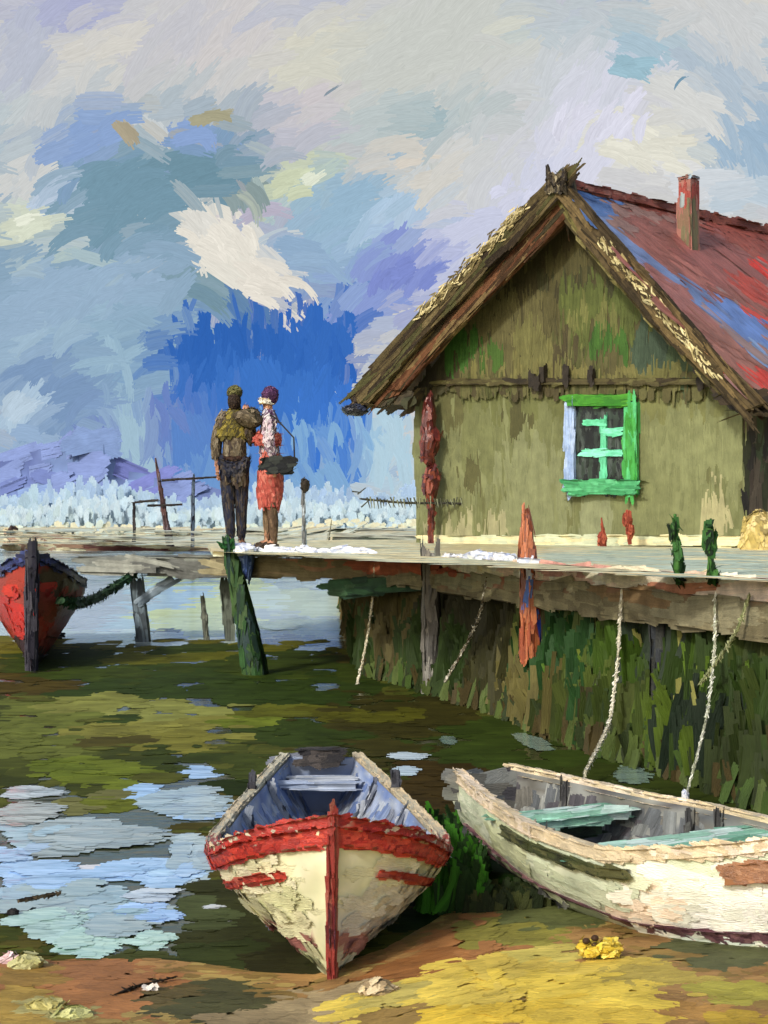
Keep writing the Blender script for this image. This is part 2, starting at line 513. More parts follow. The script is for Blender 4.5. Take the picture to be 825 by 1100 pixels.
def sky_accents(lst, L, W, r):
    for (x, y, an, col, k, spread) in lst:
        n = k
        px, py = x + rng.normal(0, spread, n), y + rng.normal(0, spread * .45, n)
        d = sky_dir(px, py); A = np.radians(an + rng.normal(0, 14, n))
        T = np.stack([np.cos(A), 0 * A, -np.sin(A)], 1); T = T - d * (T * d).sum(1, keepdims=True)
        c = np.tile(lin(col), (n, 1)) * rng.uniform(.94, 1.05, (n, 1))
        sp.strokes(CAM + d * r, -d, T, L * rng.uniform(.6, 1.3, n) * r / F, W * rng.uniform(.6, 1.2, n) * r / F, c, c * .93, B=8, S=4,
                   bend=rng.normal(-.15, .1, n), lift=.05, ragged=.6, jit=.03)
sky_accents([(240, 262, 45, (233, 228, 216), 26, 18), (288, 300, 28, (232, 226, 214), 22, 18), (215, 240, 60, (226, 224, 216), 8, 8),
             (24, 238, -10, (214, 220, 200), 7, 12), (28, 236, -20, (232, 236, 218), 2, 4), (318, 196, -20, (208, 216, 186), 8, 14), (335, 190, -30, (228, 234, 214), 2, 3),
             (20, 436, -50, (186, 206, 222), 10, 9), (700, 160, 18, (228, 226, 212), 16, 24), (640, 130, -62, (222, 222, 236), 16, 26),
             (560, 210, -50, (212, 214, 232), 10, 20), (430, 292, -40, (128, 142, 206), 14, 16),
             (690, 70, 15, (158, 192, 206), 8, 12), (140, 142, 60, (176, 166, 142), 3, 3), (228, 126, -12, (170, 166, 138), 3, 5)], 34, 10, R0 - 12)
sky_accents([(357, 97, -22, (140, 156, 168), 1, 1), (730, 86, -35, (120, 156, 178), 1, 1)], 22, 3, R0 - 12.5)
tag(sp.build("sky", M_SKY), kind='structure')

# ================================================================== GROUND AND WATER
def interp(xs, ys):
    xs, ys = np.array(xs), np.array(ys)
    return lambda x: np.interp(x, xs, ys)
beach_Y = interp([-8, -1.48, -.59, -.25, .0, .36, .79, 1.4, 2.2, 5], [6.0, 5.75, 5.5, 5.4, 5.75, 6.5, 6.75, 7.0, 7.6, 9.0])
bank_Y0 = interp([-60, -8, -3, -1.2, -.5, -.2, .53, 1.37, 2.39, 5, 40], [110, 100, 75, 40, 22, 16.6, 14.6, 11.5, 8.5, 7.2, 7.0])
bank_Y = lambda x: bank_Y0(x) + .22 * np.sin(x * 5.1) * np.cos(x * 2.3 + 1)
def height(x, y):
    hb = np.clip((beach_Y(x) - y) * .10, -.4, .22)
    hk = np.clip((y - bank_Y(x)) * np.where(y > 70, .03, 1.3), -.4, 1.12)
    return np.maximum(hb, hk) + .02 * (coh(np.stack([x, y, 0 * x], 1), 2.2, 3) - .5)

GROUND = [
 (60, 1060, 120, 40, 0, (168, 114, 66)), (15, 1078, 40, 22, 0, (172, 142, 66)), (30, 1050, 40, 12, 0, (150, 118, 56)), (110, 1048, 60, 14, 6, (158, 108, 66)), (40, 1082, 20, 8, 0, (176, 166, 104)), (85, 1090, 30, 8, 0, (160, 150, 92)),
 (230, 1078, 70, 26, -5, (76, 76, 44)), (350, 1085, 80, 20, -5, (168, 148, 108)), (180, 1070, 40, 12, -10, (96, 84, 46)), (280, 1095, 60, 10, 0, (150, 132, 96)),
 (500, 1020, 90, 28, -16, (162, 112, 64)), (440, 1040, 60, 14, -14, (150, 100, 54)), (560, 1000, 60, 20, -5, (138, 132, 56)), (600, 980, 60, 18, -5, (98, 104, 58)),
 (470, 1066, 120, 24, -14, (220, 194, 84)), (545, 1040, 76, 16, -16, (196, 180, 88)), (420, 1070, 40, 10, -10, (190, 174, 92)), (440, 1092, 60, 12, -5, (150, 122, 66)),
 (630, 1055, 130, 28, 4, (210, 184, 80)), (625, 1062, 94, 18, 5, (218, 190, 74)), (720, 1050, 60, 12, 6, (176, 156, 72)), (540, 1092, 100, 16, -4, (220, 186, 62)), (670, 1092, 80, 12, 0, (206, 176, 66)),
 (760, 1088, 50, 12, 4, (170, 128, 66)), (800, 1068, 50, 10, 0, (160, 152, 62)), (830, 1095, 60, 8, 0, (178, 148, 50)), (800, 1010, 90, 30, 0, (88, 92, 56)),
]
BANK = [
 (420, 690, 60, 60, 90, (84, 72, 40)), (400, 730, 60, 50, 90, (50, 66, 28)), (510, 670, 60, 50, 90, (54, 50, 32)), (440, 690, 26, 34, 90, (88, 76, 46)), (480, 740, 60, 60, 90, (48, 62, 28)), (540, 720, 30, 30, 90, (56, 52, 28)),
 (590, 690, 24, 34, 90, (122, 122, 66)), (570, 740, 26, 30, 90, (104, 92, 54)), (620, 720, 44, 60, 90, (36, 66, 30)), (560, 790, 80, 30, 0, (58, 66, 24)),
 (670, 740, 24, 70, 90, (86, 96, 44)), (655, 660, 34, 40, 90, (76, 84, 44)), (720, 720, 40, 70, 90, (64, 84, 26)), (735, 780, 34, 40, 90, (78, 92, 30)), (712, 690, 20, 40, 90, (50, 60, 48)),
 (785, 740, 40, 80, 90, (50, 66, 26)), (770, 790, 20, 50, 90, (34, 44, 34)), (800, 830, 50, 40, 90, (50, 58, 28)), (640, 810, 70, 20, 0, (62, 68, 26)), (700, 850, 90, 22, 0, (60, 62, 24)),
]
bankf = patches(pal([(46, 60, 24), (62, 72, 30), (74, 80, 36), (58, 52, 28)], .8, 4), BANK, .25, .04)
beachf = patches(pal([(150, 114, 66), (164, 126, 74), (138, 112, 58), (170, 146, 82)], 1.2, 8), GROUND, .25, .05)
farf = pal([(190, 194, 174), (182, 192, 178), (198, 194, 166), (186, 188, 160), (196, 184, 146)], .12, 6)
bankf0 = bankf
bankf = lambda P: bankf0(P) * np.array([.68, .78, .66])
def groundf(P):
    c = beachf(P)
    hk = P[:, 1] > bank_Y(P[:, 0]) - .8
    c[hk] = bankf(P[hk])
    far = P[:, 1] > 55
    c[far] = farf(P[far])
    return c

def axis(a_, b_, n, dense):
    return np.unique(np.concatenate([np.linspace(a_, b_, n), dense]))
xs = axis(-500, 500, 40, np.concatenate([np.linspace(-8, 8, 90), np.linspace(-60, 60, 50)]))
ys = axis(-20, 900, 40, np.concatenate([np.linspace(2.5, 18, 110), np.linspace(18, 130, 80)]))
X, Yg = np.meshgrid(xs, ys)
Pg = np.stack([X.ravel(), Yg.ravel(), height(X.ravel(), Yg.ravel())], 1)
nx = len(xs)
Fg = [(j * nx + i, j * nx + i + 1, (j + 1) * nx + i + 1, (j + 1) * nx + i) for j in range(len(ys) - 1) for i in range(nx - 1)]
gp_ = Paint()
gp_.body(Pg, Fg, groundf)
def lay(pt, px, py, wp, hp, colf, z=None, zmin=-9, zmax=9, dang=4, lift=.006, B=9, S=4, rnd=.9, ragged=.25, jit=.05, ang=None):
    """brush marks lying on level ground; sizes as they look from the eye"""
    Y = H * F / np.maximum(py - HY, 4)
    P = np.stack([(px - HX) / F * Y, Y, 0 * Y], 1)
    if z is None:
        for _ in range(3):
            zz = height(P[:, 0], P[:, 1]); Y = (H - zz) * F / np.maximum(py - HY, 4)
            P = np.stack([(px - HX) / F * Y, Y, zz + .008], 1)
        eps = .03
        zx = (height(P[:, 0] + eps, P[:, 1]) - height(P[:, 0] - eps, P[:, 1])) / (2 * eps)
        zy = (height(P[:, 0], P[:, 1] + eps) - height(P[:, 0], P[:, 1] - eps)) / (2 * eps)
        N = unit(np.stack([-zx, -zy, np.ones_like(zx)], 1))
    else:
        P[:, 2] = z; N = np.tile([0, 0, 1.], (len(P), 1))
    m = (P[:, 2] > zmin) & (P[:, 2] < zmax)
    if z is not None: m &= height(P[:, 0], P[:, 1]) < .01
    P, N, Y, wp, hp, px_, py_ = P[m], N[m], Y[m], np.broadcast_to(wp, (len(m),))[m], np.broadcast_to(hp, (len(m),))[m], px[m], py[m]
    A = np.radians(rng.normal(0, dang, len(P)))
    T = np.stack([np.cos(A), np.sin(A), 0 * A], 1); T = T - N * (T * N).sum(1, keepdims=True)
    c = colf(P)
    pt.strokes(P, N, T, wp * Y / F, hp * Y ** 2 / (H * F), c, c * rng.uniform(.8, 1.12, (len(P), 1)), B=B, S=S, lift=lift, rnd=rnd, ragged=ragged, jit=jit, hbk=.0006,
               bend=rng.normal(0, .12, len(P)))
n = 2600
lay(gp_, rng.uniform(-60, 890, n), rng.uniform(960, 1130, n), 46 * rng.uniform(.5, 1.4, n), 11 * rng.uniform(.6, 1.5, n), beachf, zmin=-.03, dang=14, lift=.002)
n = 1100
lay(gp_, rng.uniform(-60, 890, n), rng.uniform(960, 1130, n), 26 * rng.uniform(.5, 1.4, n), 5 * rng.uniform(.6, 1.5, n), beachf, zmin=-.03, dang=18, lift=.004, jit=.07)
n = 500
px_, py_ = rng.uniform(-60, 480, n), rng.uniform(566, 589, n)
lay(gp_, px_, py_, 44, 1.0, farf, dang=2, lift=.02, zmin=.0)
tag(gp_.build("ground", M_GROUND, smooth=True), kind='structure')

# water
M_WATER = bpy.data.materials.new("pond_water")
M_WATER.use_nodes = True
t_ = M_WATER.node_tree; n_, l_ = t_.nodes, t_.links
p_ = n_['Principled BSDF']
at_ = n_.new('ShaderNodeAttribute'); at_.attribute_name = 'Col'
l_.new(at_.outputs['Color'], p_.inputs['Base Color'])
p_.inputs['Roughness'].default_value = .14
p_.inputs['IOR'].default_value = 1.6
tc_ = n_.new('ShaderNodeTexCoord'); mp_ = n_.new('ShaderNodeMapping'); mp_.inputs['Scale'].default_value = (1.2, 2.6, 1)
nz_ = n_.new('ShaderNodeTexNoise'); nz_.inputs['Scale'].default_value = 2.2; nz_.inputs['Detail'].default_value = 3
l_.new(tc_.outputs['Object'], mp_.inputs[0]); l_.new(mp_.outputs[0], nz_.inputs['Vector'])
bp_ = n_.new('ShaderNodeBump'); bp_.inputs['Strength'].default_value = .35; bp_.inputs['Distance'].default_value = .05
l_.new(nz_.outputs[0], bp_.inputs['Height']); l_.new(bp_.outputs[0], p_.inputs['Normal'])

SKY_SHEEN = [  # far water: pale sky reflection painted into its base colour
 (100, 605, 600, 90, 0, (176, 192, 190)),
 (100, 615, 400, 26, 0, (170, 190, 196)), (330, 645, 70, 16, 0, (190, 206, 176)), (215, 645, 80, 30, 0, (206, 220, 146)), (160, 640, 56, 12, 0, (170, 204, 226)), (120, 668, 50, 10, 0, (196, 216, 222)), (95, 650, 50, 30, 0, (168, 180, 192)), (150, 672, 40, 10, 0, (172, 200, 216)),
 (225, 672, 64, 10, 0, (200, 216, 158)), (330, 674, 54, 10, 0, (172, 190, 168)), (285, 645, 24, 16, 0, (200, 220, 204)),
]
sheenf0 = patches((58, 60, 30), SKY_SHEEN, .2, .05)
sheenf = lambda P: sheenf0(P) * 1.25
wp_ = Paint()
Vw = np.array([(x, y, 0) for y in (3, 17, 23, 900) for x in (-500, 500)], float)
wp_.body(Vw, [(0, 1, 3, 2), (2, 3, 5, 4), (4, 5, 7, 6)], lambda P: np.where(P[:, 1:2] > 20, lin((176, 192, 192)), lin((52, 58, 30))))  # distant part paler, sky reflection put into the colour
n = 900
lay(wp_, rng.uniform(-60, 450, n), rng.uniform(592, 690, n), 46 * rng.uniform(.5, 1.4, n), 9 * rng.uniform(.5, 1.4, n), sheenf, z=0, lift=.004, ragged=.35)
GLINT_BLUE = (150, 186, 222)  # near water: sky reflections painted as pale blue and mint strokes
SKY_GLINTS = [(110, 900, 150, 40, (146, 160, 160)), (60, 965, 120, 40, (142, 164, 168)), (150, 990, 110, 36, (140, 160, 164)), (210, 925, 60, 40, (150, 172, 182)), (30, 875, 80, 26, (156, 164, 160)), (220, 830, 66, 16, GLINT_BLUE), (150, 850, 50, 18, GLINT_BLUE), (215, 872, 70, 22, GLINT_BLUE), (200, 862, 90, 30, (150, 172, 180)), (30, 852, 70, 14, (170, 182, 186)), (35, 895, 90, 26, (150, 178, 190)), (48, 908, 44, 22, (146, 174, 200)),
      (40, 940, 120, 30, GLINT_BLUE), (70, 945, 120, 24, GLINT_BLUE), (165, 938, 130, 32, GLINT_BLUE), (190, 935, 80, 26, (160, 194, 228)), (95, 934, 46, 12, (206, 204, 206)), (170, 962, 70, 16, (182, 196, 208)), (165, 981, 80, 22, (146, 182, 226)), (110, 968, 80, 26, (140, 166, 176)),
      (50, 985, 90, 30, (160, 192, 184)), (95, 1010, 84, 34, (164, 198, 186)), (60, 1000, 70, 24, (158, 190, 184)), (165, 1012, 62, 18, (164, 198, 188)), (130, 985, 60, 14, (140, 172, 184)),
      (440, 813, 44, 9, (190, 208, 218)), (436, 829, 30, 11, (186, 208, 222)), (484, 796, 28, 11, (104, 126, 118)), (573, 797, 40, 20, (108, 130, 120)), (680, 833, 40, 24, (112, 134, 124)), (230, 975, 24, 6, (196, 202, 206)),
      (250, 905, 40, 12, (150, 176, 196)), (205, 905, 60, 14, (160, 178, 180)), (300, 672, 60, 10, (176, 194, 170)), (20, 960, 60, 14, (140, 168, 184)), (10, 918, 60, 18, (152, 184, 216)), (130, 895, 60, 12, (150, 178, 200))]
for (x, y, wd, hh, c) in SKY_GLINTS:
    big = wd > 55 and not (y < 875 and c is GLINT_BLUE)
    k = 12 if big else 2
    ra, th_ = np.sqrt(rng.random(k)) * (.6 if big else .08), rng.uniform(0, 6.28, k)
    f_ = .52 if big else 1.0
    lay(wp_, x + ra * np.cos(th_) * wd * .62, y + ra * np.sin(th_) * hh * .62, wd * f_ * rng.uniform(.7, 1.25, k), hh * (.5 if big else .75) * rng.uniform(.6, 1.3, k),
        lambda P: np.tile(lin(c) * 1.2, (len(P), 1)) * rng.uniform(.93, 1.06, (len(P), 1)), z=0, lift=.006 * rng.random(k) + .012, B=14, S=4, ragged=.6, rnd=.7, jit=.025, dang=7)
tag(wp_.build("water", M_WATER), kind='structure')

POND_TONES = [  # dark pond tones: matte strokes added so the water mirrors less sky
 (200, 690, 260, 16, 0, (112, 98, 28)), (90, 692, 60, 12, 0, (122, 106, 30)), (330, 692, 80, 12, 0, (112, 100, 30)), (330, 655, 90, 12, 0, (116, 104, 40)),
 (210, 722, 240, 26, 0, (64, 70, 26)), (200, 706, 70, 7, 0, (108, 98, 34)), (30, 735, 60, 12, 0, (82, 62, 26)), (250, 750, 190, 30, 0, (54, 64, 26)),
 (30, 785, 50, 38, 0, (112, 108, 56)), (125, 758, 90, 10, 0, (142, 130, 76)), (190, 765, 90, 9, 0, (150, 138, 84)), (180, 785, 100, 12, 0, (140, 124, 68)), (205, 797, 60, 9, 0, (132, 116, 58)),
 (270, 770, 50, 12, 0, (116, 116, 44)), (330, 765, 90, 8, 0, (104, 96, 36)), (420, 785, 110, 36, 0, (64, 54, 24)), (400, 768, 70, 8, 0, (92, 82, 28)), (460, 850, 50, 40, 0, (66, 46, 20)), (330, 790, 60, 16, 0, (56, 64, 26)),
 (110, 828, 70, 15, 0, (114, 114, 44)), (70, 826, 40, 10, 0, (104, 106, 40)), (250, 845, 34, 12, 0, (40, 48, 16)), (180, 815, 50, 12, 0, (62, 66, 30)), (290, 825, 40, 14, 0, (70, 72, 32)), (175, 846, 22, 6, 0, (40, 44, 18)),
 (110, 866, 70, 18, 0, (122, 110, 78)), (160, 864, 50, 11, 0, (114, 110, 44)), (25, 870, 50, 12, 0, (138, 124, 92)), (90, 886, 40, 10, 0, (90, 92, 34)), (110, 898, 36, 10, 0, (92, 94, 34)), (30, 912, 40, 11, 0, (96, 92, 34)), (130, 916, 54, 13, -6, (92, 94, 26)), (80, 925, 40, 9, 0, (146, 138, 106)),
 (60, 962, 60, 10, 0, (150, 128, 86)), (30, 972, 40, 8, 0, (150, 122, 58)), (260, 1000, 80, 66, 0, (62, 58, 38)), (215, 985, 40, 20, 0, (88, 88, 66)), (240, 1035, 80, 30, 0, (60, 62, 38)), (300, 1040, 50, 30, 0, (54, 48, 32)), (150, 1030, 60, 8, 0, (80, 78, 50)),
 (480, 930, 50, 80, 90, (34, 56, 18)), (470, 980, 50, 30, 0, (30, 44, 18)), (520, 985, 60, 20, 0, (38, 48, 22)), (490, 900, 22, 40, 90, (46, 82, 18)), (560, 800, 120, 30, 0, (58, 66, 26)), (700, 850, 140, 30, 0, (58, 62, 26)),
]
pondf = patches(pal([(78, 76, 34), (92, 86, 40), (66, 66, 30), (84, 70, 34)], .7, 12), POND_TONES, .22, .06)
pondf0 = pondf
pondf = lambda P: pondf0(P) * np.array([.68, .86, .58])
we = Paint()
n = 3600
px_, py_ = rng.uniform(-70, 880, n), 684 + (rng.random(n) ** .8) * 390
x2, y2 = px_, py_
keep = np.ones(n, bool)
for (x, y, wd, hh, c) in SKY_GLINTS:                                # dark cover leaves the painted reflections clear
    if c[2] > 140 or y > 780:
        keep &= (((px_ - x) / (wd * .62)) ** 2 + ((py_ - y) / (hh * .75)) ** 2) > 1
px_, py_ = px_[keep], py_[keep]
n = len(px_)
lay(we, px_, py_, 52 * rng.uniform(.5, 1.5, n), (7 + (py_ - 690) * .012) * rng.uniform(.6, 1.5, n), pondf, z=0, lift=.006, ragged=.35, rnd=.8, dang=5, jit=.08)
n = 1100
px_, py_ = rng.uniform(-70, 500, n), 688 + rng.random(n) * 340
keep = np.ones(n, bool)
for (x, y, wd, hh, c) in SKY_GLINTS:
    keep &= (((px_ - x) / (wd * .6)) ** 2 + ((py_ - y) / (hh * .75)) ** 2) > 1
px_, py_ = px_[keep], py_[keep]; n = len(px_)
lay(we, px_, py_, 30 * rng.uniform(.4, 1.5, n), 3.2 * rng.uniform(.6, 1.5, n), pondf, z=0, lift=.012, ragged=.5, rnd=.8, dang=8, jit=.16)
tag(we.build("dark_water_strokes", M_POND_TONE), label="olive and brown strokes added over the pond to dull its reflection", cat="added water strokes", kind='stuff')

# far hills and reed bed
hp_ = Paint()
def ridge(x):
    return np.interp(x, [-900, -300, -120, -20, 30, 60, 95, 104, 130, 200, 300], [520, 500, 510, 500, 486, 474, 466, 463, 505, 515, 545])
hx = np.linspace(-900, 300, 90)
Vh = np.concatenate([[at(x, ridge(x), 330) for x in hx], [at(x, 575, 325) + np.array([0, -6, -1]) for x in hx], [at(x, 575, 345) for x in hx]])
nh = len(hx)
Fh = [(i, nh + i, nh + i + 1, i + 1) for i in range(nh - 1)] + [(2 * nh + i, i, i + 1, 2 * nh + i + 1) for i in range(nh - 1)]
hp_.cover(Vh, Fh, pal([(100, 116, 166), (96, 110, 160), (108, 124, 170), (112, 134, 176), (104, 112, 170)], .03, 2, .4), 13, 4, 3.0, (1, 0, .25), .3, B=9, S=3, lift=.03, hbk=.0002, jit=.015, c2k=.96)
tag(hp_.build("hills", M_FAR, smooth=True), kind='structure')

rp = Paint()
def reeds(n, xr, Yr, top, Lm, cols, wd):
    px, Y = rng.uniform(*xr, n), rng.uniform(*Yr, n)
    L = Lm * rng.uniform(.5, 1.15, n) * top(px)
    z0 = height((px - HX) / F * Y, Y)
    P = np.stack([(px - HX) / F * Y, Y, z0 + L * .5 - .05], 1)
    T = np.stack([rng.normal(0, .16, n), 0 * Y, np.ones(n)], 1)
    P[:, 2] *= rng.uniform(.35, 1.0, n)
    L = L * .3
    N = np.stack([0 * Y - .1, -np.ones(n), .3 + 0 * Y], 1); N = N - T * ((N * T).sum(1) / (T * T).sum(1))[:, None]
    c = pal(cols, .05, 3, .5)(P)
    rp.strokes(P, N, T, L, wd * rng.uniform(.6, 1.4, n), c, c * .97, B=5, S=2, lift=.1, ragged=.4, rnd=.9, jit=.02)
topf = lambda px: .75 + .5 * coh(np.stack([px, 0 * px, 0 * px], 1), .04, 9)
reeds(7000, (-400, 475), (150, 240), topf, 7.2, [(146, 170, 196), (152, 176, 198), (142, 166, 194), (160, 182, 198), (152, 176, 190)], .8)  # mist painted in: tops near the sky's colour, lower reeds whitened
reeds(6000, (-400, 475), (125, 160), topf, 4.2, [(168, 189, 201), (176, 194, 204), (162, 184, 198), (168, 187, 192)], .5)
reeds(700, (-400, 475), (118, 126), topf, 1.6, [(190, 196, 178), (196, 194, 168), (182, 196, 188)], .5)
tag(rp.build("reed_bed", M_FAR), label="reeds paled by painted-in mist along the far shore of the lagoon", cat="reeds", kind='stuff')

# grass on the near bank
gr = Paint()
def blades(n, xr, dY, Lr, wd, colf, jitx=.12, B=6, **kw):
    x = rng.uniform(*xr, n)
    Y = bank_Y(x) + rng.uniform(*dY, n)
    zz = height(x, Y)
    L = rng.uniform(*Lr, n)
    P = np.stack([x, Y, np.maximum(zz, 0) + L * .42], 1)
    m = (P[:, 2] + L * .5 < 1.3) & (zz > -.45)
    T = np.stack([rng.normal(0, jitx, n), rng.normal(0, .1, n), np.ones(n)], 1)
    N = np.stack([rng.normal(-.2, .25, n), -np.ones(n), .35 + 0 * Y], 1); N = N - T * ((N * T).sum(1) / (T * T).sum(1))[:, None]
    P, T, N, L = P[m], T[m], N[m], L[m]
    c = colf(P)
    gr.strokes(P, N, T, L, wd * rng.uniform(.6, 1.5, len(P)), c, c * rng.uniform(.8, 1.25, (len(P), 1)), B=B, S=3, lift=.01, ragged=.6, rnd=.5, jit=.07, bend=rng.normal(0, .12, len(P)), **kw)
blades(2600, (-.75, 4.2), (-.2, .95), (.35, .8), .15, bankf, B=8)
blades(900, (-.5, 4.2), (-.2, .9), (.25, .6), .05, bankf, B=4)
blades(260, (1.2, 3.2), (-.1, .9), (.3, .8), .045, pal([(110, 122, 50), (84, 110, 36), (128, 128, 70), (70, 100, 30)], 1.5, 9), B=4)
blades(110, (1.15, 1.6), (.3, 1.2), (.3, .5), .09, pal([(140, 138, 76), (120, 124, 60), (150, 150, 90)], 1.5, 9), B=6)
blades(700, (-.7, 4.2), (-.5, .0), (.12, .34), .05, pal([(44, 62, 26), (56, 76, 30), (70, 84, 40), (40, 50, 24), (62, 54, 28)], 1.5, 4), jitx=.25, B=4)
def tuft(n, xr, yr, Lr, cols):
    px, py = rng.uniform(*xr, n), rng.uniform(*yr, n)
    P = np.array([ground(a_, b_, 0) for a_, b_ in zip(px, py)])
    L = rng.uniform(*Lr, n)
    P[:, 2] = np.maximum(height(P[:, 0], P[:, 1]), 0) + L * .42
    T = np.stack([rng.normal(.1, .22, n), 0 * L, np.ones(n)], 1)
    N = np.stack([rng.normal(0, .3, n), -np.ones(n), .3 + 0 * L], 1); N = N - T * ((N * T).sum(1) / (T * T).sum(1))[:, None]
    c = pal(cols, 3, 5)(P)
    gr.strokes(P, N, T, L, .035 * rng.uniform(.6, 1.5, n), c, c * .8, B=4, S=3, lift=.01, ragged=.5, jit=.1, bend=rng.normal(.1, .12, n))
tuft(420, (452, 520), (905, 985), (.12, .3), [(40, 74, 22), (52, 104, 24), (32, 56, 22), (62, 122, 30)])
tuft(160, (500, 590), (960, 990), (.05, .12), [(40, 52, 24), (60, 66, 32), (36, 46, 24)])
tag(gr.build("bank_grass", M_GRASS), label="dark green grass on the bank under the deck and between the boats", cat="grass", kind='stuff')

# ================================================================== HOUSE
CL, CR = np.array([.507, 23.5, 0]), np.array([4.6, 19.0, 0])
e1 = unit(CR - CL)
dd = np.array([-e1[1], e1[0], 0])                        # into the house
ZD = 1.34                                                # deck height
def gp(px, py, off=0.0):
    r = np.array([(px - HX) / F, 1, -(py - HY) / F])
    o = CL - dd * off
    t = ((o - CAM) @ dd) / (r @ dd)
    return CAM + r * t
def gpoly(pts, off0, off1):
    """slab with a pixel outline on the gable plane, between two offsets in front of it"""
    f = [gp(x, y, off1) for x, y in pts]
    b = [p + dd * (off1 - off0) for p in f]
    k = len(f)
    Fc = [tuple(range(k)), tuple(range(2 * k - 1, k - 1, -1))] + [(i, k + i, k + (i + 1) % k, (i + 1) % k) for i in range(k)]
    return orient(np.array(f + b), Fc)
def gbox(x0, y0, x1, y1, off0, off1):
    return gpoly([(x0, y0), (x1, y0), (x1, y1), (x0, y1)], off0, off1)

house = thing("house", tuple(np.array([*((CL + CR) / 2 + dd * 4)[:2], ZD])),
              "olive wooden house with red roof, straw gable edge and green window", "house")
WALLC = [
 (480, 500, 44, 90, 90, (128, 128, 84)), (560, 470, 60, 60, 90, (122, 122, 76)), (700, 500, 110, 80, 90, (130, 130, 84)), (580, 540, 70, 40, 90, (138, 138, 94)),
 (560, 430, 20, 14, 90, (92, 88, 50)), (600, 425, 120, 12, 0, (112, 112, 64)), (480, 440, 26, 16, 90, (104, 100, 60)), (505, 508, 20, 10, 20, (98, 94, 56)), (555, 445, 16, 16, 60, (88, 84, 48)),
 (760, 480, 24, 60, 90, (140, 140, 92)), (640, 560, 90, 16, 90, (146, 146, 104)), (770, 560, 30, 16, 90, (178, 168, 120)), (490, 570, 60, 10, 0, (168, 160, 116)), (720, 430, 60, 14, 0, (124, 122, 72)),
]
wallf = patches(pal([(126, 126, 80), (120, 120, 74), (134, 134, 88), (116, 114, 70)], 1.2, 21), WALLC, .25, .05)
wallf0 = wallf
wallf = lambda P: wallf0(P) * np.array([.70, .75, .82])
wl = Paint()
zb = ZD + .004
def up(p, z): return np.array([p[0], p[1], z])
zl, zr = gp(447, 434)[2], gp(800, 434)[2]
ap = gp(600, 208)
LEN = 9.0
front = [up(CL, zb), up(CR, zb), up(CR, zr), ap, up(CL, zl)]
back = [p + dd * LEN for p in front]
Vwall = np.array(front + back)
Fwall = orient(Vwall, [(0, 1, 2, 3, 4), (9, 8, 7, 6, 5)] + [(i, (i + 1) % 5, 5 + (i + 1) % 5, 5 + i) for i in range(5)])[1]
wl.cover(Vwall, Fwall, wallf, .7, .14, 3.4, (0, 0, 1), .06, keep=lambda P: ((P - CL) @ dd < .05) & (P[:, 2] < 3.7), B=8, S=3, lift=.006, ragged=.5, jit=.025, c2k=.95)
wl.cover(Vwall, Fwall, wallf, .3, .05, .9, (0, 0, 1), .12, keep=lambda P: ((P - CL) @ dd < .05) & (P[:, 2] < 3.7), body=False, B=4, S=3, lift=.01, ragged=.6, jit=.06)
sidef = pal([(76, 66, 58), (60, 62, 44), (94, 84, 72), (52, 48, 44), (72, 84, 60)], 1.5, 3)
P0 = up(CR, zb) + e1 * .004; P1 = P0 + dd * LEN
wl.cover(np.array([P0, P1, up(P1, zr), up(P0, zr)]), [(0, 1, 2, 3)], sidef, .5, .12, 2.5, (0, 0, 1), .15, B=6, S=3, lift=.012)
wall = wl.build("wall", M_WALL, house)

GAB = [
 (600, 300, 60, 90, 90, (76, 72, 42)), (600, 240, 40, 50, 90, (62, 56, 34)), (540, 340, 60, 50, 90, (86, 82, 50)), (660, 330, 50, 60, 90, (78, 86, 42)), (490, 375, 18, 40, 90, (56, 92, 36)), (530, 385, 12, 16, 90, (62, 88, 36)),
 (652, 370, 14, 28, 90, (56, 88, 34)), (640, 340, 14, 30, 90, (96, 98, 54)), (700, 370, 34, 26, 90, (58, 72, 56)), (735, 385, 40, 20, 90, (60, 74, 50)), (460, 400, 30, 22, 0, (60, 58, 38)), (570, 380, 30, 20, 90, (98, 96, 56)), (700, 402, 70, 9, 0, (98, 96, 54)), (600, 400, 90, 8, 0, (104, 100, 58)), (425, 415, 40, 20, -20, (58, 54, 40)), (570, 300, 12, 60, 90, (60, 56, 34)), (625, 300, 8, 60, 90, (58, 58, 34)),
]
gabf = patches(pal([(80, 76, 46), (72, 74, 40), (88, 86, 52), (66, 60, 38)], 1.5, 31), GAB, .22, .05)
gb = Paint()
V_, F_ = gpoly([(442, 424), (600, 212), (788, 424), (760, 413), (470, 413)], .004, .05)
zg = gp(600, 412)[2] + .26
gb.cover(V_, F_, gabf, .55, .1, 3.4, (0, 0, 1), .07, keep=lambda P: P[:, 2] > zg, B=7, S=3, lift=.012, ragged=.45, jit=.09)
gb.cover(V_, F_, gabf, .22, .1, 2.5, (0, 0, 1), .07, body=False, keep=lambda P: P[:, 2] < zg + .1, B=6, S=3, lift=.008, jit=.05)
gb.cover(V_, F_, gabf, .3, .03, .5, (0, 0, 1), .1, body=False, B=3, S=3, lift=.02, ragged=.5, jit=.16)
gb.build("gable_boards", M_WALL, house)
gl = Paint()
V_, F_ = gbox(470, 407, 770, 413, .052, .10)
gl.cover(V_, F_, pal([(74, 68, 40), (56, 48, 30), (92, 88, 52), (46, 40, 28)], 2, 3), .3, .04, 2, tuple(e1), .1, B=4, lift=.01)
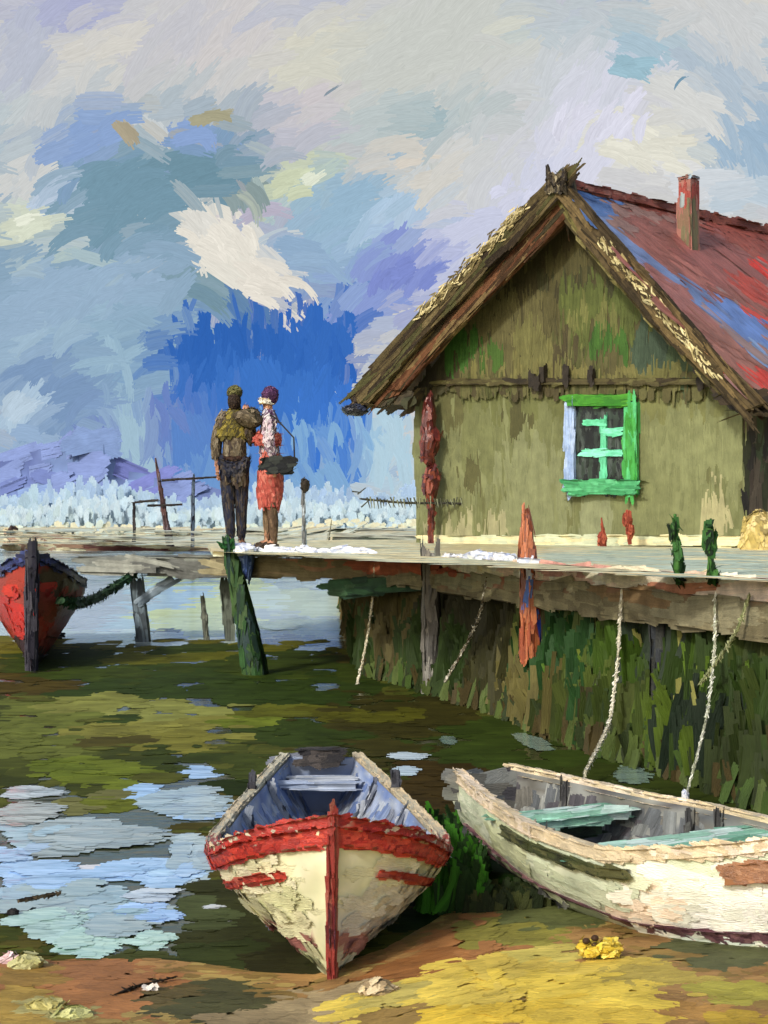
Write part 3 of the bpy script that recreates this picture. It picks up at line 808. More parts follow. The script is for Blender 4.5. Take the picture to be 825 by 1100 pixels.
for (x, y, hh) in ((577, 412, 16), (582, 402, 16), (607, 402, 18), (571, 408, 13), (634, 404, 14), (752, 412, 12)):
    V_, F_ = gbox(x - 3, y - hh / 2, x + 3, y + hh / 2, .101, .13)
    gl.cover(V_, F_, (lambda P: np.tile(lin((44, 38, 30)), (len(P), 1))), .14, .05, 2, (0, 0, 1), .1, B=4, lift=.008)
gl.build("gable_ledge", M_WOOD, house)

# roof: two slabs running back along the ridge
A0, LT, RT = gp(600, 194, .55), gp(376, 428, .55), gp(812, 436, .55)
RL = 13.0
ROOF = [
 (636, 222, 30, 40, -20, (84, 118, 172)), (672, 268, 44, 18, 45, (104, 124, 164)), (700, 300, 36, 14, 35, (112, 128, 168)), (760, 330, 60, 14, 28, (96, 118, 160)), (800, 345, 40, 14, 25, (92, 122, 178)), (745, 315, 30, 10, 30, (96, 112, 150)),
 (820, 385, 24, 16, 30, (120, 146, 186)), (690, 245, 40, 22, 40, (142, 112, 104)), (720, 270, 40, 24, 40, (138, 88, 80)), (700, 215, 46, 10, 20, (136, 74, 62)), (770, 280, 50, 34, 38, (142, 86, 80)), (800, 240, 50, 26, 25, (142, 74, 62)), (720, 310, 40, 10, 35, (150, 98, 92)), (700, 330, 24, 14, 40, (140, 84, 74)), (780, 375, 50, 14, 40, (144, 96, 84)),
 (828, 292, 14, 14, 0, (206, 54, 42)), (822, 345, 10, 8, 0, (186, 66, 54)), (828, 415, 22, 12, 0, (196, 62, 50)), (640, 200, 20, 5, 20, (178, 120, 116)), (676, 208, 16, 5, 10, (150, 70, 58)), (770, 395, 30, 8, 45, (196, 150, 100)), (745, 290, 16, 8, 30, (160, 100, 90)), (810, 310, 20, 10, 20, (170, 70, 58)),
]
rooff = patches(pal([(150, 106, 98), (142, 90, 80), (154, 116, 110), (136, 84, 74), (144, 120, 118)], .8, 41), ROOF, .25, .05)
def slab(a_, b_, th, ext=.0):
    n_ = unit(np.cross(b_ - a_, dd)); n_ = n_ if n_[2] > 0 else -n_
    q = [a_, b_, b_ + dd * RL, a_ + dd * RL]
    return np.array([p - n_ * th for p in q] + q), n_
roof = Paint()
for a_, b_, side in ((A0, RT, 1), (A0, LT, -1)):
    Vr, nr = slab(a_, b_, .16)
    Vr, Fr = orient(Vr, BOX_F)
    roof.body(Vr, Fr, (70, 56, 42))
    top = np.array([Vr[4], Vr[5], Vr[6], Vr[7]])
    tf = orient(np.concatenate([top, top - nr * 9]), BOX_F)[1]
    sl = unit(b_ - a_)
    q = [(0, 1, 2, 3)] if np.cross(top[1] - top[0], top[2] - top[0]) @ nr > 0 else [(3, 2, 1, 0)]
    if side > 0:
        roof.cover(top, q, rooff, 1.1, .34, 2.8, lambda P, N: np.tile(sl * .9 + dd * .35, (len(P), 1)), .2, face_cam=False, keep=lambda P: (P - A0) @ sl > .75, B=10, S=4, lift=.012, jit=.06, bend=.08)
        roof.cover(top, q, rooff, .5, .1, 1.0, lambda P, N: np.tile(sl * .8 + dd * .5, (len(P), 1)), .3, body=False, face_cam=False, keep=lambda P: (P - A0) @ sl > .4, B=6, S=3, lift=.02, jit=.12)
    if side > 0:
        roof.cover(top, q, rooff, .34, .12, 3.2, tuple(dd), .12, body=False, face_cam=False, keep=lambda P: ((P - A0) @ sl < .95) & ((P - A0) @ sl > .05) & ((P - A0) @ dd > .15), B=7, S=3, lift=.02, jit=.06)
    # underside boards
    und = np.array([Vr[0], Vr[1], Vr[2], Vr[3]])
    q = [(0, 1, 2, 3)] if np.cross(und[1] - und[0], und[2] - und[0]) @ nr < 0 else [(3, 2, 1, 0)]
    roof.cover(und, q, pal([(74, 56, 38), (90, 62, 42), (58, 50, 36), (66, 66, 46)], 1.4, 5), .4, .1, 1.6, tuple(sl), .15, face_cam=False, B=5, S=3, lift=.01, keep=lambda P: (P - A0) @ dd < 1.5)
roof_o = roof.build("roof", M_ROOF, house)
# ridge cap, ragged
rc = Paint()
V_, F_ = beam(A0 + dd * .1 + np.array([0, 0, -.06]), A0 + dd * RL + np.array([0, 0, -.06]), .3, .1)
rc.cover(V_, F_, pal([(134, 74, 62), (146, 84, 70), (124, 70, 62), (150, 100, 90)], 1, 6), .3, .08, 4, tuple(dd), .05, face_cam=False, B=6, lift=.02, jit=.1)
rc.build("ridge_cap", M_ROOF, roof_o)
# straw edges of the gable
def rake(name, pts, off0, off1, cols, tx, L, W, dens, jit, ang, hairs=None):
    p = Paint()
    V_, F_ = gpoly(pts, off0, off1)
    tv = gp(*tx[1], off1) - gp(*tx[0], off1)
    p.cover(V_, F_, pal(cols, 2.5, 7, .7), L, W, dens, tuple(tv), ang, B=5, S=3, lift=.03, ragged=.5, jit=jit)
    if hairs:
        n = hairs[0]
        s = rng.random(n)
        a_, b_ = np.array(hairs[1]), np.array(hairs[2])
        P = np.array([gp(*(a_ + (b_ - a_) * k + rng.normal(0, 3, 2)), off1 + .02) for k in s])
        c = pal(hairs[3], 2, 3, .9)(P)
        T = np.tile(unit(tv), (n, 1)) + rng.normal(0, .3, (n, 3))
        p.strokes(P, np.tile(-dd, (n, 1)), T - (T @ dd)[:, None] * dd, .16 * rng.uniform(.5, 1.5, n), .02, c, B=3, S=2, lift=.02, ragged=.6, jit=.15)
    return p.build(name, M_STRAW, house)
rake("straw_edge", [(598, 186), (606, 204), (455, 362), (396, 433), (372, 428), (440, 348)], .52, .62, [(76, 66, 42), (94, 82, 54), (58, 48, 32), (70, 68, 40), (46, 38, 28)], ((600, 200), (380, 436)), .9, .06, 4, .1, .06,
     (260, (560, 226), (452, 338), [(196, 182, 134), (160, 146, 100), (120, 108, 70), (90, 80, 52)]))
rake("straw_edge", [(600, 190), (612, 203), (644, 240), (702, 306), (774, 388), (818, 434), (796, 442), (754, 400), (686, 330), (630, 264), (602, 212)], .52, .62, [(64, 54, 38), (80, 68, 46), (54, 46, 32), (104, 88, 58)], ((620, 220), (800, 430)), .7, .05, 3.4, .12, .07,
     (340, (646, 258), (768, 402), [(206, 194, 146), (186, 174, 126), (160, 146, 100), (84, 70, 46), (70, 60, 40)]))
rake("rake_board", [(603, 212), (606, 236), (470, 374), (428, 424), (402, 433), (458, 368)], .44, .515, [(82, 52, 34), (66, 48, 32), (98, 66, 44), (56, 50, 34), (110, 92, 60)], ((600, 210), (400, 440)), .8, .06, 3.6, .1, .05)
rake("rake_board", [(604, 212), (640, 258), (700, 330), (780, 420), (772, 424), (690, 338), (636, 275), (606, 238)], .44, .515, [(96, 90, 52), (70, 62, 40), (120, 112, 70), (60, 56, 36)], ((610, 220), (780, 424)), .4, .06, 3, .12, .08)
# eave ends
ev = Paint()
V_, F_ = gpoly([(378, 424), (392, 416), (446, 422), (440, 436), (404, 434)], .3, .5)
ev.cover(V_, F_, pal([(66, 58, 42), (52, 46, 34), (60, 60, 40), (84, 72, 50)], 2, 9), .35, .1, 3, tuple(e1 + np.array([0, 0, -.1])), .3, B=6, lift=.02)
V_, F_ = gpoly([(752, 398), (764, 398), (790, 428), (830, 428), (830, 440), (784, 440)], .3, .5)
ev.cover(V_, F_, pal([(44, 38, 30), (58, 48, 34), (36, 32, 28)], 2, 9), .3, .08, 3, tuple(e1), .2, B=6, lift=.02)
ev.build("eave_board", M_WOOD, house)
# crown of crossed sticks on the gable top
cr = Paint()
V_, F_ = gpoly([(586, 206), (588, 192), (596, 187), (606, 192), (607, 206)], .45, .68)
cr.cover(V_, F_, pal([(60, 52, 36), (46, 40, 30), (96, 86, 64), (150, 140, 112)], 4, 2), .1, .04, 4, (0, 0, 1), .3, B=4, lift=.01, jit=.15)
for (x0, y0, x1, y1) in ((590, 206, 588, 178), (597, 200, 588, 186), (604, 204, 606, 182), (600, 196, 608, 186)):
    V_, F_ = tube([gp(x0, y0, .66), gp((x0 + x1) / 2 + 1, (y0 + y1) / 2, .68), gp(x1, y1, .66)], [.04, .04, .02])
    cr.cover(V_, F_, pal([(54, 46, 34), (40, 34, 28), (90, 80, 60)], 4, 2), .06, .02, 2, (0, 0, 1), .2, B=3, lift=.01)
cr.build("ridge_finial", M_WOOD, house)
# chimney
nrm = unit(np.cross(RT - A0, dd)); nrm = nrm if nrm[2] > 0 else -nrm
def on_roof(px, py):
    r = np.array([(px - HX) / F, 1, -(py - HY) / F])
    return CAM + r * (((A0 - CAM) @ nrm) / (r @ nrm))
cb = on_roof(740, 262)
Yc = cb[1]
ztop = at(742, 194, Yc)[2]
ch = Paint()
V_, F_ = box((cb[0], cb[1], (cb[2] - .35 + ztop) / 2), (.21, .21, ztop - cb[2] + .35), e1)
ch.cover(V_, F_, patches(pal([(140, 88, 74), (118, 94, 72), (150, 100, 88), (106, 100, 72)], 3, 2), [(730, 210, 6, 40, 90, (140, 150, 150)), (747, 210, 6, 30, 90, (150, 66, 56))]), .4, .06, 5, (0, 0, 1), .04, keep=lambda P: P[:, 2] < ztop - .2, B=5, lift=.015, jit=.08)
chim = ch.build("chimney", M_ROOF, roof_o)
cp = Paint()
V_, F_ = box((cb[0], cb[1], ztop + .03), (.22, .22, .03), e1)
cp.cover(V_, F_, pal([(150, 170, 180), (130, 96, 86), (148, 90, 76)], 4, 2), .08, .05, 3, tuple(e1), .1, B=4, lift=.004)
cp.build("chimney_cap", M_ROOF, roof_o)
# plinth, pale band at the foot of the wall
pl_ = Paint()
V_, F_ = gbox(452, 576, 797, 586, .004, .06)
pl_.cover(V_, F_, pal([(206, 200, 160), (190, 196, 164), (214, 204, 160), (180, 186, 156)], 2, 3), .4, .05, 3, tuple(e1), .05, B=4, lift=.012)
pl_.build("plinth", M_WALL, house)
# window
wn = Paint()
V_, F_ = gbox(616, 432, 676, 526, .004, .03)
wn.cover(V_, F_, pal([(36, 44, 40), (48, 60, 52), (28, 32, 34), (62, 70, 66)], 6, 3), .3, .06, 2.5, (0, 0, 1), .15, B=5, lift=.006, jit=.15)
win = wn.build("window", M_GLASS, house)
def trim(name, boxes, cols, td, L=.35, W=.05, parent=win, mat=M_TRIM, dens=3.5):
    p = Paint()
    for (x0, y0, x1, y1, o0, o1) in boxes:
        V_, F_ = gbox(x0, y0, x1, y1, o0, o1)
        p.cover(V_, F_, pal(cols, 4, 3, .8), L, W, dens, td, .1, B=5, S=3, lift=.012, jit=.08)
    return p.build(name, mat, parent)
trim("lintel", [(609, 424, 672, 436, .03, .10)], [(64, 132, 34), (50, 116, 28), (78, 150, 42)], tuple(e1))
trim("jamb", [(607, 437, 616, 522, .03, .08)], [(150, 172, 206), (136, 160, 200), (164, 184, 214)], (0, 0, 1))
trim("jamb", [(670, 432, 683, 530, .03, .10)], [(66, 160, 84), (80, 176, 108), (50, 136, 42), (62, 150, 66)], (0, 0, 1))
trim("sill", [(612, 516, 682, 531, .031, .13)], [(72, 154, 100), (58, 138, 86), (88, 172, 118)], tuple(e1))
trim("glazing_bar", [(645, 450, 651, 516, .03, .055)], [(96, 196, 148), (80, 176, 130)], (0, 0, 1), .25, .03)
trim("glazing_bar", [(626, 451, 648, 457, .03, .065)], [(90, 190, 140), (104, 204, 156)], tuple(e1), .2, .03)
trim("glazing_bar", [(648, 460, 667, 468, .03, .065)], [(130, 224, 184), (106, 206, 160)], tuple(e1), .2, .03)
trim("glazing_bar", [(626, 483, 668, 490, .03, .066)], [(134, 226, 190), (110, 208, 166)], tuple(e1), .25, .03)

# ================================================================== JETTY
jet = thing("jetty", (1.0, 15.0, 0), "plank jetty with pale deck and worn edge in front of the house", "jetty")
DK = np.array([(-1.95, 17.0), (-.14, 15.9), (.55, 14.4), (2.67, 7.5), (12, 14), (10, 33), (-.9, 27), (-2.6, 22)])
deckf = patches(pal([(226, 220, 178), (214, 216, 182), (232, 220, 170), (206, 212, 184), (226, 206, 158)], .7, 13),
                [(700, 600, 120, 10, 0, (186, 198, 176)), (780, 610, 60, 14, 0, (184, 200, 180)), (520, 590, 60, 6, 0, (214, 200, 150)), (640, 610, 80, 5, 2, (214, 206, 166))], .25, .05)
dk = Paint()
kk = len(DK)
Vd = np.concatenate([np.c_[DK, np.full(kk, ZD)], np.c_[DK, np.full(kk, ZD - .06)]])
Fd = [tuple(range(kk)), tuple(range(2 * kk - 1, kk - 1, -1))] + [(i, kk + i, kk + (i + 1) % kk, (i + 1) % kk) for i in range(kk)]
Vd, Fd = orient(Vd, Fd)
dk.cover(Vd, Fd, deckf, .7, .16, 2.4, (1, -.9, 0), .2, B=6, lift=.004, hbk=.0006, keep=lambda P: P[:, 2] > ZD - .001)
dk.build("deck", M_WOOD, jet)
def dz(i, f, z): 
    p = DK[i] + (DK[i + 1] - DK[i]) * f
    return np.array([p[0], p[1], z])
def bm_part(name, p, q, wd, th, colf, parent=jet, L=.4, W=.06, mat=M_WOOD, dens=3.2, lift=.012, jit=.08, up_=(0, 0, 1), td=None, **kw):
    p_ = Paint()
    V_, F_ = beam(p, q, wd, th, up_)
    p_.cover(V_, F_, colf, L, W, dens, tuple(unit(np.array(q) - np.array(p))) if td is None else td, .08, B=5, S=3, lift=lift, jit=jit, **kw)
    return p_.build(name, mat, parent)
sf = np.array([0, -.05, 0])
FRONT = patches(pal([(128, 120, 92), (112, 104, 78), (140, 132, 100)], 2, 3),
                [(330, 612, 60, 10, 0, (118, 108, 76)), (420, 604, 40, 14, 0, (150, 84, 56)), (450, 606, 14, 10, 0, (168, 88, 60)), (495, 612, 30, 8, 0, (150, 76, 52)), (525, 622, 50, 8, 0, (136, 132, 104)), (600, 622, 50, 10, 2, (130, 122, 92)), (680, 640, 40, 10, 5, (128, 104, 72)), (770, 655, 60, 18, 2, (138, 132, 104))], .2, .06)
bm_part("edge_beam", dz(0, .0, ZD - .17) + sf, dz(0, 1, ZD - .17) + sf, .1, .2, FRONT)
bm_part("edge_beam", dz(1, .0, ZD - .19) + sf, dz(1, 1, ZD - .19) + sf, .1, .22, FRONT)
bm_part("edge_beam", dz(2, .0, ZD - .235) + sf, dz(2, 1, ZD - .235) + sf, .1, .2, FRONT)
LIP = patches(pal([(222, 214, 182), (230, 226, 206), (218, 190, 168), (226, 212, 168)], 2.5, 3),
              [(620, 612, 60, 6, 2, (200, 150, 136)), (690, 622, 40, 9, 5, (216, 206, 178)), (790, 636, 50, 8, 2, (226, 208, 190)), (730, 628, 30, 5, 3, (190, 130, 100))], .2, .06)
bm_part("edge_board", dz(2, .02, ZD - .065) + sf * 1.6, dz(2, 1, ZD - .065) + sf * 1.6, .05, .13, LIP, W=.05)
white = pal([(232, 234, 238), (214, 220, 232), (240, 240, 238), (190, 200, 224)], 5, 3, .8)
def white_cap(x0, x1, y, Y, hh):
    p = Paint()
    k = 9
    t = np.linspace(0, 1, k)
    pts = np.array([at(x0 + (x1 - x0) * s, y + 1.2 * math.sin(s * 9), Y[0] + (Y[1] - Y[0]) * s) for s in t])
    V_, F_ = tube(pts, hh * (.55 + .45 * np.sin(t * math.pi)) * (1 + .25 * np.sin(t * 17)), 8, ell=.8)
    p.cover(V_, F_, white, .14, .04, 3, tuple(pts[-1] - pts[0]), .2, B=5, lift=.008, jit=.05)
    return p.build("edge_trim", M_TRIM, jet, smooth=True)
def Yedge(px):
    best = None
    for i in (0, 1, 2):
        (x0, y0), (x1, y1) = DK[i], DK[i + 1]
        k = (px - HX) / F
        # x0 + s dx = k (y0 + s dy)
        s = (k * y0 - x0) / ((x1 - x0) - k * (y1 - y0))
        if -.05 <= s <= 1.05: best = y0 + s * (y1 - y0)
    return best
for (x0, x1, hh) in ((272, 316, .05), (312, 342, .045), (338, 402, .05), (476, 552, .05)):
    Ya, Yb = Yedge(x0) - .12, Yedge(x1) - .12
    ya = HY + (H - ZD - .01) * F / ((Ya + Yb) / 2)
    white_cap(x0, x1, ya, (Ya, Yb), hh)
# piles under the deck
def pile(px, r, cols, z1=None, lean=(0, 0), name="pile", parent=jet, dY=-.1, z0=-.35, extra=None):
    Y = Yedge(px) + dY
    b = np.array([(px - HX) / F * Y, Y, z0])
    tz = ZD - .28 if z1 is None else z1
    p = Paint()
    pts = [b + (np.array([lean[0] * s, lean[1] * s, (tz - z0) * s])) for s in np.linspace(0, 1, 7)]
    V_, F_ = tube(pts, r * (1 + .08 * np.sin(np.arange(7) * 2.3)), 10)
    p.cover(V_, F_, pal(cols, 3, 5, .5) if extra is None else patches(pal(cols, 3, 5, .5), extra, .2, .06), .35, .05, 3.5, (0, 0, 1), .08, B=4, S=3, lift=.01, jit=.12)
    return p.build(name, M_WOOD, parent, smooth=True)
pile(463, .085, [(112, 108, 100), (90, 88, 84), (132, 130, 122), (96, 84, 90)], ZD + .03, dY=-.16)
pile(712, .08, [(44, 48, 52), (58, 60, 56), (38, 42, 50)], dY=.1)
bm_part("cross_beam", at(360, 632, 15.9), at(455, 626, 15.1), .1, .16, pal([(46, 78, 50), (36, 60, 44), (56, 84, 56)], 2, 3))
bm_part("cross_beam", at(572, 640, 13.2), at(660, 640, 11.6), .1, .14, pal([(36, 40, 62), (48, 52, 66), (30, 34, 52)], 2, 3))
bm_part("brace", at(590, 690, 12.6), at(642, 652, 12.2), .07, .1, pal([(46, 46, 60), (60, 56, 58), (40, 44, 70)], 2, 3))

# rusty post standing through the deck edge
Yp = Yedge(570) - .16
rp_ = thing("mooring_post", tuple(at(570, 560, Yp) * np.array([1, 1, 0]) + np.array([0, 0, .2])), "rust-red post with a blue and white painted side rising through the deck edge", "post", "posts along the deck")
p = Paint()
V_, F_ = tube([at(570, 700, Yp), at(570, 650, Yp), at(569, 612, Yp), at(566, 590, Yp), at(566, 560, Yp), at(565, 548, Yp)], [.085, .08, .07, .06, .035, .02], 10)
V_, F_ = V_, F_
p.cover(V_, F_, patches(pal([(160, 86, 52), (142, 70, 44), (176, 104, 66), (120, 66, 46)], 3, 2), [(576, 640, 6, 40, 90, (70, 110, 190)), (574, 615, 7, 14, 90, (206, 214, 226)), (577, 672, 5, 18, 90, (40, 60, 150))], .2, .1), .25, .045, 4, (0, 0, 1), .1, B=4, lift=.012, jit=.12)
p.build("shaft", M_TRIM, rp_, smooth=True)
p = Paint()
V_, F_ = beam(at(560, 603, Yp - .09), at(580, 604, Yp - .09), .1, .05)
p.cover(V_, F_, white, .1, .03, 3, (1, 0, 0), .2, B=4, lift=.008)
p.build("band", M_TRIM, rp_)

# green leaning mooring post with white cap
gpst = thing("mooring_post", tuple(at(272, 725, 16.3)), "leaning dark green mooring post beside the white-capped blue stub", "post", "posts along the deck")
p = Paint()
V_, F_ = tube([at(276, 735, 16.35), at(270, 700, 16.35), at(262, 655, 16.4), at(252, 615, 16.4), at(247, 590, 16.4)], [.14, .13, .1, .075, .06], 10)
p.cover(V_, F_, pal([(34, 62, 36), (46, 78, 40), (28, 48, 40), (60, 86, 44), (32, 54, 52)], 2.5, 2), .35, .05, 4, (0, 0, 1), .1, B=4, lift=.012, jit=.12)
p.build("shaft", M_WOOD, gpst, smooth=True)
p = Paint()
for (dx, dy) in ((-8, -16), (-3, -18), (4, -14), (-11, -8)):
    V_, F_ = tube([at(247, 592, 16.38), at(247 + dx * .6, 592 + dy * .6, 16.36), at(247 + dx, 592 + dy, 16.36)], [.03, .025, .008], 6)
    p.cover(V_, F_, pal([(40, 90, 44), (30, 62, 36)], 3, 1), .1, .03, 3, (0, 0, 1), .2, B=3, lift=.006)
p.build("sprig", M_GRASS, gpst)
stub = thing("bollard", tuple(at(262, 612, 16.45)), "short blue bollard with a white snow-like cap at the jetty end", "bollard")
p = Paint()
V_, F_ = tube([at(262, 622, 16.5), at(262, 605, 16.5), at(261, 592, 16.5)], [.07, .11, .13], 10)
p.cover(V_, F_, pal([(82, 110, 176), (60, 84, 150), (130, 156, 206), (50, 60, 110)], 4, 3, .8), .16, .04, 4, (0, 0, 1), .15, B=4, lift=.01, jit=.12)
p.build("shaft", M_TRIM, stub, smooth=True)
p = Paint()
V_, F_ = blob(at(259, 591, 16.48), (.165, .15, .07), rough=.15, seed=3)
p.cover(V_, F_, white, .14, .05, 4, (1, 0, .2), .3, B=5, lift=.01, jit=.04)
p.build("cap", M_TRIM, stub, smooth=True)

# grey walkway on a trestle
wk = thing("walkway", tuple(at(150, 686, 21.2)), "grey plank walkway on a trestle leading left from the jetty", "walkway")
zwk = at(98, 598, 20.6)[2]
bm_part("plank", np.array([at(97, 604, 20.6)[0], 20.9, zwk - .1]), np.array([at(170, 604, 20.6)[0], 20.9, zwk - .12]), 1.0, .2, pal([(140, 142, 132), (124, 128, 120), (152, 154, 142), (112, 114, 108)], 1.5, 3), wk, .6, .08)
bm_part("plank", np.array([at(160, 604, 20.6)[0], 21.0, zwk - .13]), np.array([at(252, 604, 20.6)[0], 21.0, zwk - .15]), 1.05, .26, pal([(116, 118, 110), (130, 134, 124), (104, 106, 100)], 1.5, 3), wk, .6, .08)
gy_ = pal([(96, 108, 112), (120, 134, 140), (84, 92, 96), (140, 156, 164)], 2, 3)
bm_part("post", at(147, 624, 20.75), at(155, 690, 20.75), .16, .16, gy_, wk, .3, .05, up_=(0, 1, 0))
bm_part("brace", at(186, 622, 20.7), at(151, 646, 20.7), .1, .1, pal([(150, 166, 176), (124, 140, 150), (170, 186, 196)], 2, 3), wk, .3, .05, up_=(0, 1, 0))
bm_part("post", at(243, 624, 20.9), at(247, 688, 20.9), .12, .12, pal([(100, 108, 96), (84, 90, 80)], 2, 3), wk, .3, .05, up_=(0, 1, 0))
def stake(x0, y0, x1, y1, Y, r, cols, label, name="stake", cat="stake", grp=None):
    p = Paint()
    V_, F_ = tube([at(x0, y0, Y), at((x0 + x1) / 2 + .5, (y0 + y1) / 2, Y), at(x1, y1, Y)], [r * .7, r, r * 1.1], 7)
    p.cover(V_, F_, pal(cols, 3, 3), .2, .03, 3, (0, 0, 1), .1, B=3, lift=.008)
    return tag(p.build(name, M_WOOD), label, cat, grp)
stake(217, 640, 222, 690, 21.0, .035, [(120, 124, 110), (96, 100, 90)], "thin grey stake standing in pale water behind the green post")

# ropes
def rope(pts, r, cols, label, knots=0, name="rope", grp="ropes hanging from the deck edge"):
    p = Paint()
    P = np.array([at(*q) for q in pts])
    # smooth curve
    t = np.linspace(0, len(P) - 1, 6 * (len(P) - 1) + 1)
    Q = np.stack([np.interp(t, np.arange(len(P)), P[:, k]) for k in range(3)], 1)
    for _ in range(3):
        Q[1:-1] = (Q[:-2] + 2 * Q[1:-1] + Q[2:]) / 4
    r = r * .72
    rad = r * (1 + .3 * np.sin(np.arange(len(Q)) * 2.1)) if knots else r * np.ones(len(Q))
    V_, F_ = tube(Q, rad, 7)
    p.cover(V_, F_, pal(cols, 6, 3, .8), max(.05, r * 3), r * .9, 3, (.35, 0, 1), .3, B=3, S=2, lift=.003, jit=.2)
    return tag(p.build(name, M_ROPE), label, "rope", grp)
cream = [(220, 212, 186), (190, 182, 150), (234, 228, 210), (150, 140, 104)]
grn = [(150, 156, 110), (180, 184, 140), (120, 128, 84)]
Y4 = lambda px: Yedge(px) - .16
rope([(403, 606, Y4(403)), (401, 640, Y4(401) - .05), (394, 690, Y4(394) - .1), (380, 752, Y4(385) - .6)], .013, cream, "frayed cream rope with a reddish top, hanging left of the grey deck pile", 1)
rope([(524, 620, Y4(524)), (516, 660, Y4(516) - .05), (500, 695, Y4(500) - .1), (478, 732, Y4(480) - .4)], .016, [(200, 196, 176), (120, 110, 90), (224, 220, 204), (90, 80, 60)], "knotted pale rope slanting down between the grey pile and the rust-red post", 1)
rope([(668, 634, Y4(668)), (663, 720, Y4(663) - .2), (655, 780, Y4(655) - .6), (628, 831, Y4(640) - 1.5)], .011, [(226, 222, 206), (200, 196, 170)], "short white rope curving down over dark green grass beneath the window", 1)
rope([(768, 638, Y4(768)), (768, 700, Y4(768) - .1), (760, 770, Y4(760) - .4), (738, 852, 8.9)], .0085, [(190, 194, 170), (150, 156, 130), (220, 222, 210)], "long thin pale rope hanging at right with a white end", 0)
rope([(805, 640, Y4(805)), (792, 678, Y4(795) - .1), (770, 712, Y4(775) - .1), (752, 735, Y4(755) - .2)], .011, grn, "pale green rope slanting across the long thin rope", 0)
p = Paint()
V_, F_ = blob(at(736, 856, 8.9), (.02, .02, .05), rough=.2)
p.cover(V_, F_, white, .05, .02, 3, (0, 0, 1), .2, B=3, lift=.004)
tag(p.build("rope_float", M_TRIM), "small white float at the foot of the long thin rope", "float")
stake(828, 800, 786, 858, 9.0, .014, [(120, 116, 60), (90, 88, 44)], "thin olive stick leaning in grass at the right edge")

# small things on the deck
def plant(px, py0, py1, Y, cols, label, leaves, r=.02):
    p = Paint()
    V_, F_ = tube([at(px + 3, py1, Y), at(px + 1, (py0 + py1) / 2, Y), at(px - 1, py0, Y)], [r, r, r * .5], 6)
    p.cover(V_, F_, pal(cols, 4, 3), .12, .03, 3, (0, 0, 1), .2, B=3, lift=.006)
    for (dx, y, w_, h_) in leaves:
        V_, F_ = blob(at(px + dx, y, Y), (w_ * Y / F, .04, h_ * Y / F), 10, 8, .2, int(y))
        p.cover(V_, F_, pal(cols, 6, 3, .8), .12, .035, 3.5, (0, 0, 1), .2, B=4, lift=.008, jit=.12)
    return tag(p.build("plant", M_GRASS, smooth=True), label, "plant", "plants growing against the wall foot")
green = [(44, 84, 36), (30, 58, 28), (66, 108, 48), (28, 42, 30)]
Yw = lambda px: gp(px, 580, .5)[1]
plant(726, 552, 628, Yedge(726) - .2, green, "tall twisting green plant with a red-brown pod by the deck edge", [(-3, 570, 4, 9), (1, 592, 3, 8), (2, 606, 6, 13), (4, 624, 3, 5)])
plant(762, 566, 622, Yedge(762) - .2, green, "green plant with one broad dark leaf by the deck edge", [(0, 580, 6, 18), (5, 617, 4, 7)])
red = [(150, 70, 52), (124, 56, 42), (170, 90, 66)]
plant(647, 556, 588, Yw(647), red, "small rust-red upright plant under the window", [(0, 580, 5, 7)])
plant(674, 550, 585, Yw(674), red, "curled rust-red plant right of the window's foot", [(0, 558, 5, 10), (3, 570, 4, 6)])
p = Paint()
Ys = gp(800, 590, .6)[1] - .4
V_, F_ = blob(at(818, 584, Ys), (.24, .22, .36), rough=.18, seed=5)
p.cover(V_, F_, pal([(196, 176, 112), (176, 156, 90), (210, 190, 130), (150, 134, 84)], 3, 3), .25, .07, 4, (0, 0, 1), .3, B=5, lift=.012)
tag(p.build("sack", M_CLOTH, smooth=True), "yellow straw-coloured sack standing at the right corner of the house", "sack")

# lamp under the left eave
lm = thing("lantern", tuple(gp(382, 440, .66)), "black lantern hanging under the left eave tip", "lantern")
p = Paint()
V_, F_ = blob(gp(381, 440, .66), (.2, .16, .09), rough=.12, seed=8)
p.cover(V_, F_, pal([(26, 28, 36), (38, 40, 52), (52, 58, 78)], 5, 2), .15, .05, 4, (1, 0, 0), .2, B=4, lift=.008)
p.build("body", M_TRIM, lm, smooth=True)
p = Paint()
V_, F_ = tube([gp(382, 434, .66), gp(381, 424, .60)], [.03, .02], 6)
p.cover(V_, F_, pal([(60, 50, 40)], 3, 1), .08, .02, 2, (0, 0, 1), .1, B=3, lift=.004)
p.build("hook", M_WOOD, lm)

# red-brown porch post and the fringed pole across it
pp = Paint()
Yq = gp(461, 560, .25)[1]
prof = [(462, 424, .04), (461, 440, .09), (460, 462, .11), (464, 468, .15), (461, 480, .13), (459, 492, .1), (464, 500, .03), (464, 510, .13), (462, 526, .12), (463, 538, .06), (463, 560, .03), (463, 588, .025)]
V_, F_ = tube([at(x, y, Yq) for x, y, r in prof], [r for x, y, r in prof], 8)
pp.cover(V_, F_, pal([(96, 40, 32), (116, 52, 40), (76, 30, 28), (130, 66, 50)], 3, 3), .22, .06, 4, (0, 0, 1), .3, B=4, lift=.015, jit=.12)
tag(pp.build("porch_post", M_TRIM, smooth=True), "flaking maroon post of uneven thickness under the left eave", "post")
bo = thing("net_pole", tuple(at(463, 540, Yq - .18)), "thin dark pole with knotted net fringe tied across the maroon post", "pole")
p = Paint()
Yo = Yq - .17
V_, F_ = tube([at(388, 536, Yo), at(430, 540, Yo), at(500, 541, Yo), at(545, 541, Yo)], [.012, .014, .014, .014], 6)
p.cover(V_, F_, pal([(60, 60, 50), (44, 44, 40)], 3, 1), .12, .02, 2, (1, 0, 0), .1, B=3, lift=.004)
p.build("shaft", M_WOOD, bo)
p = Paint()
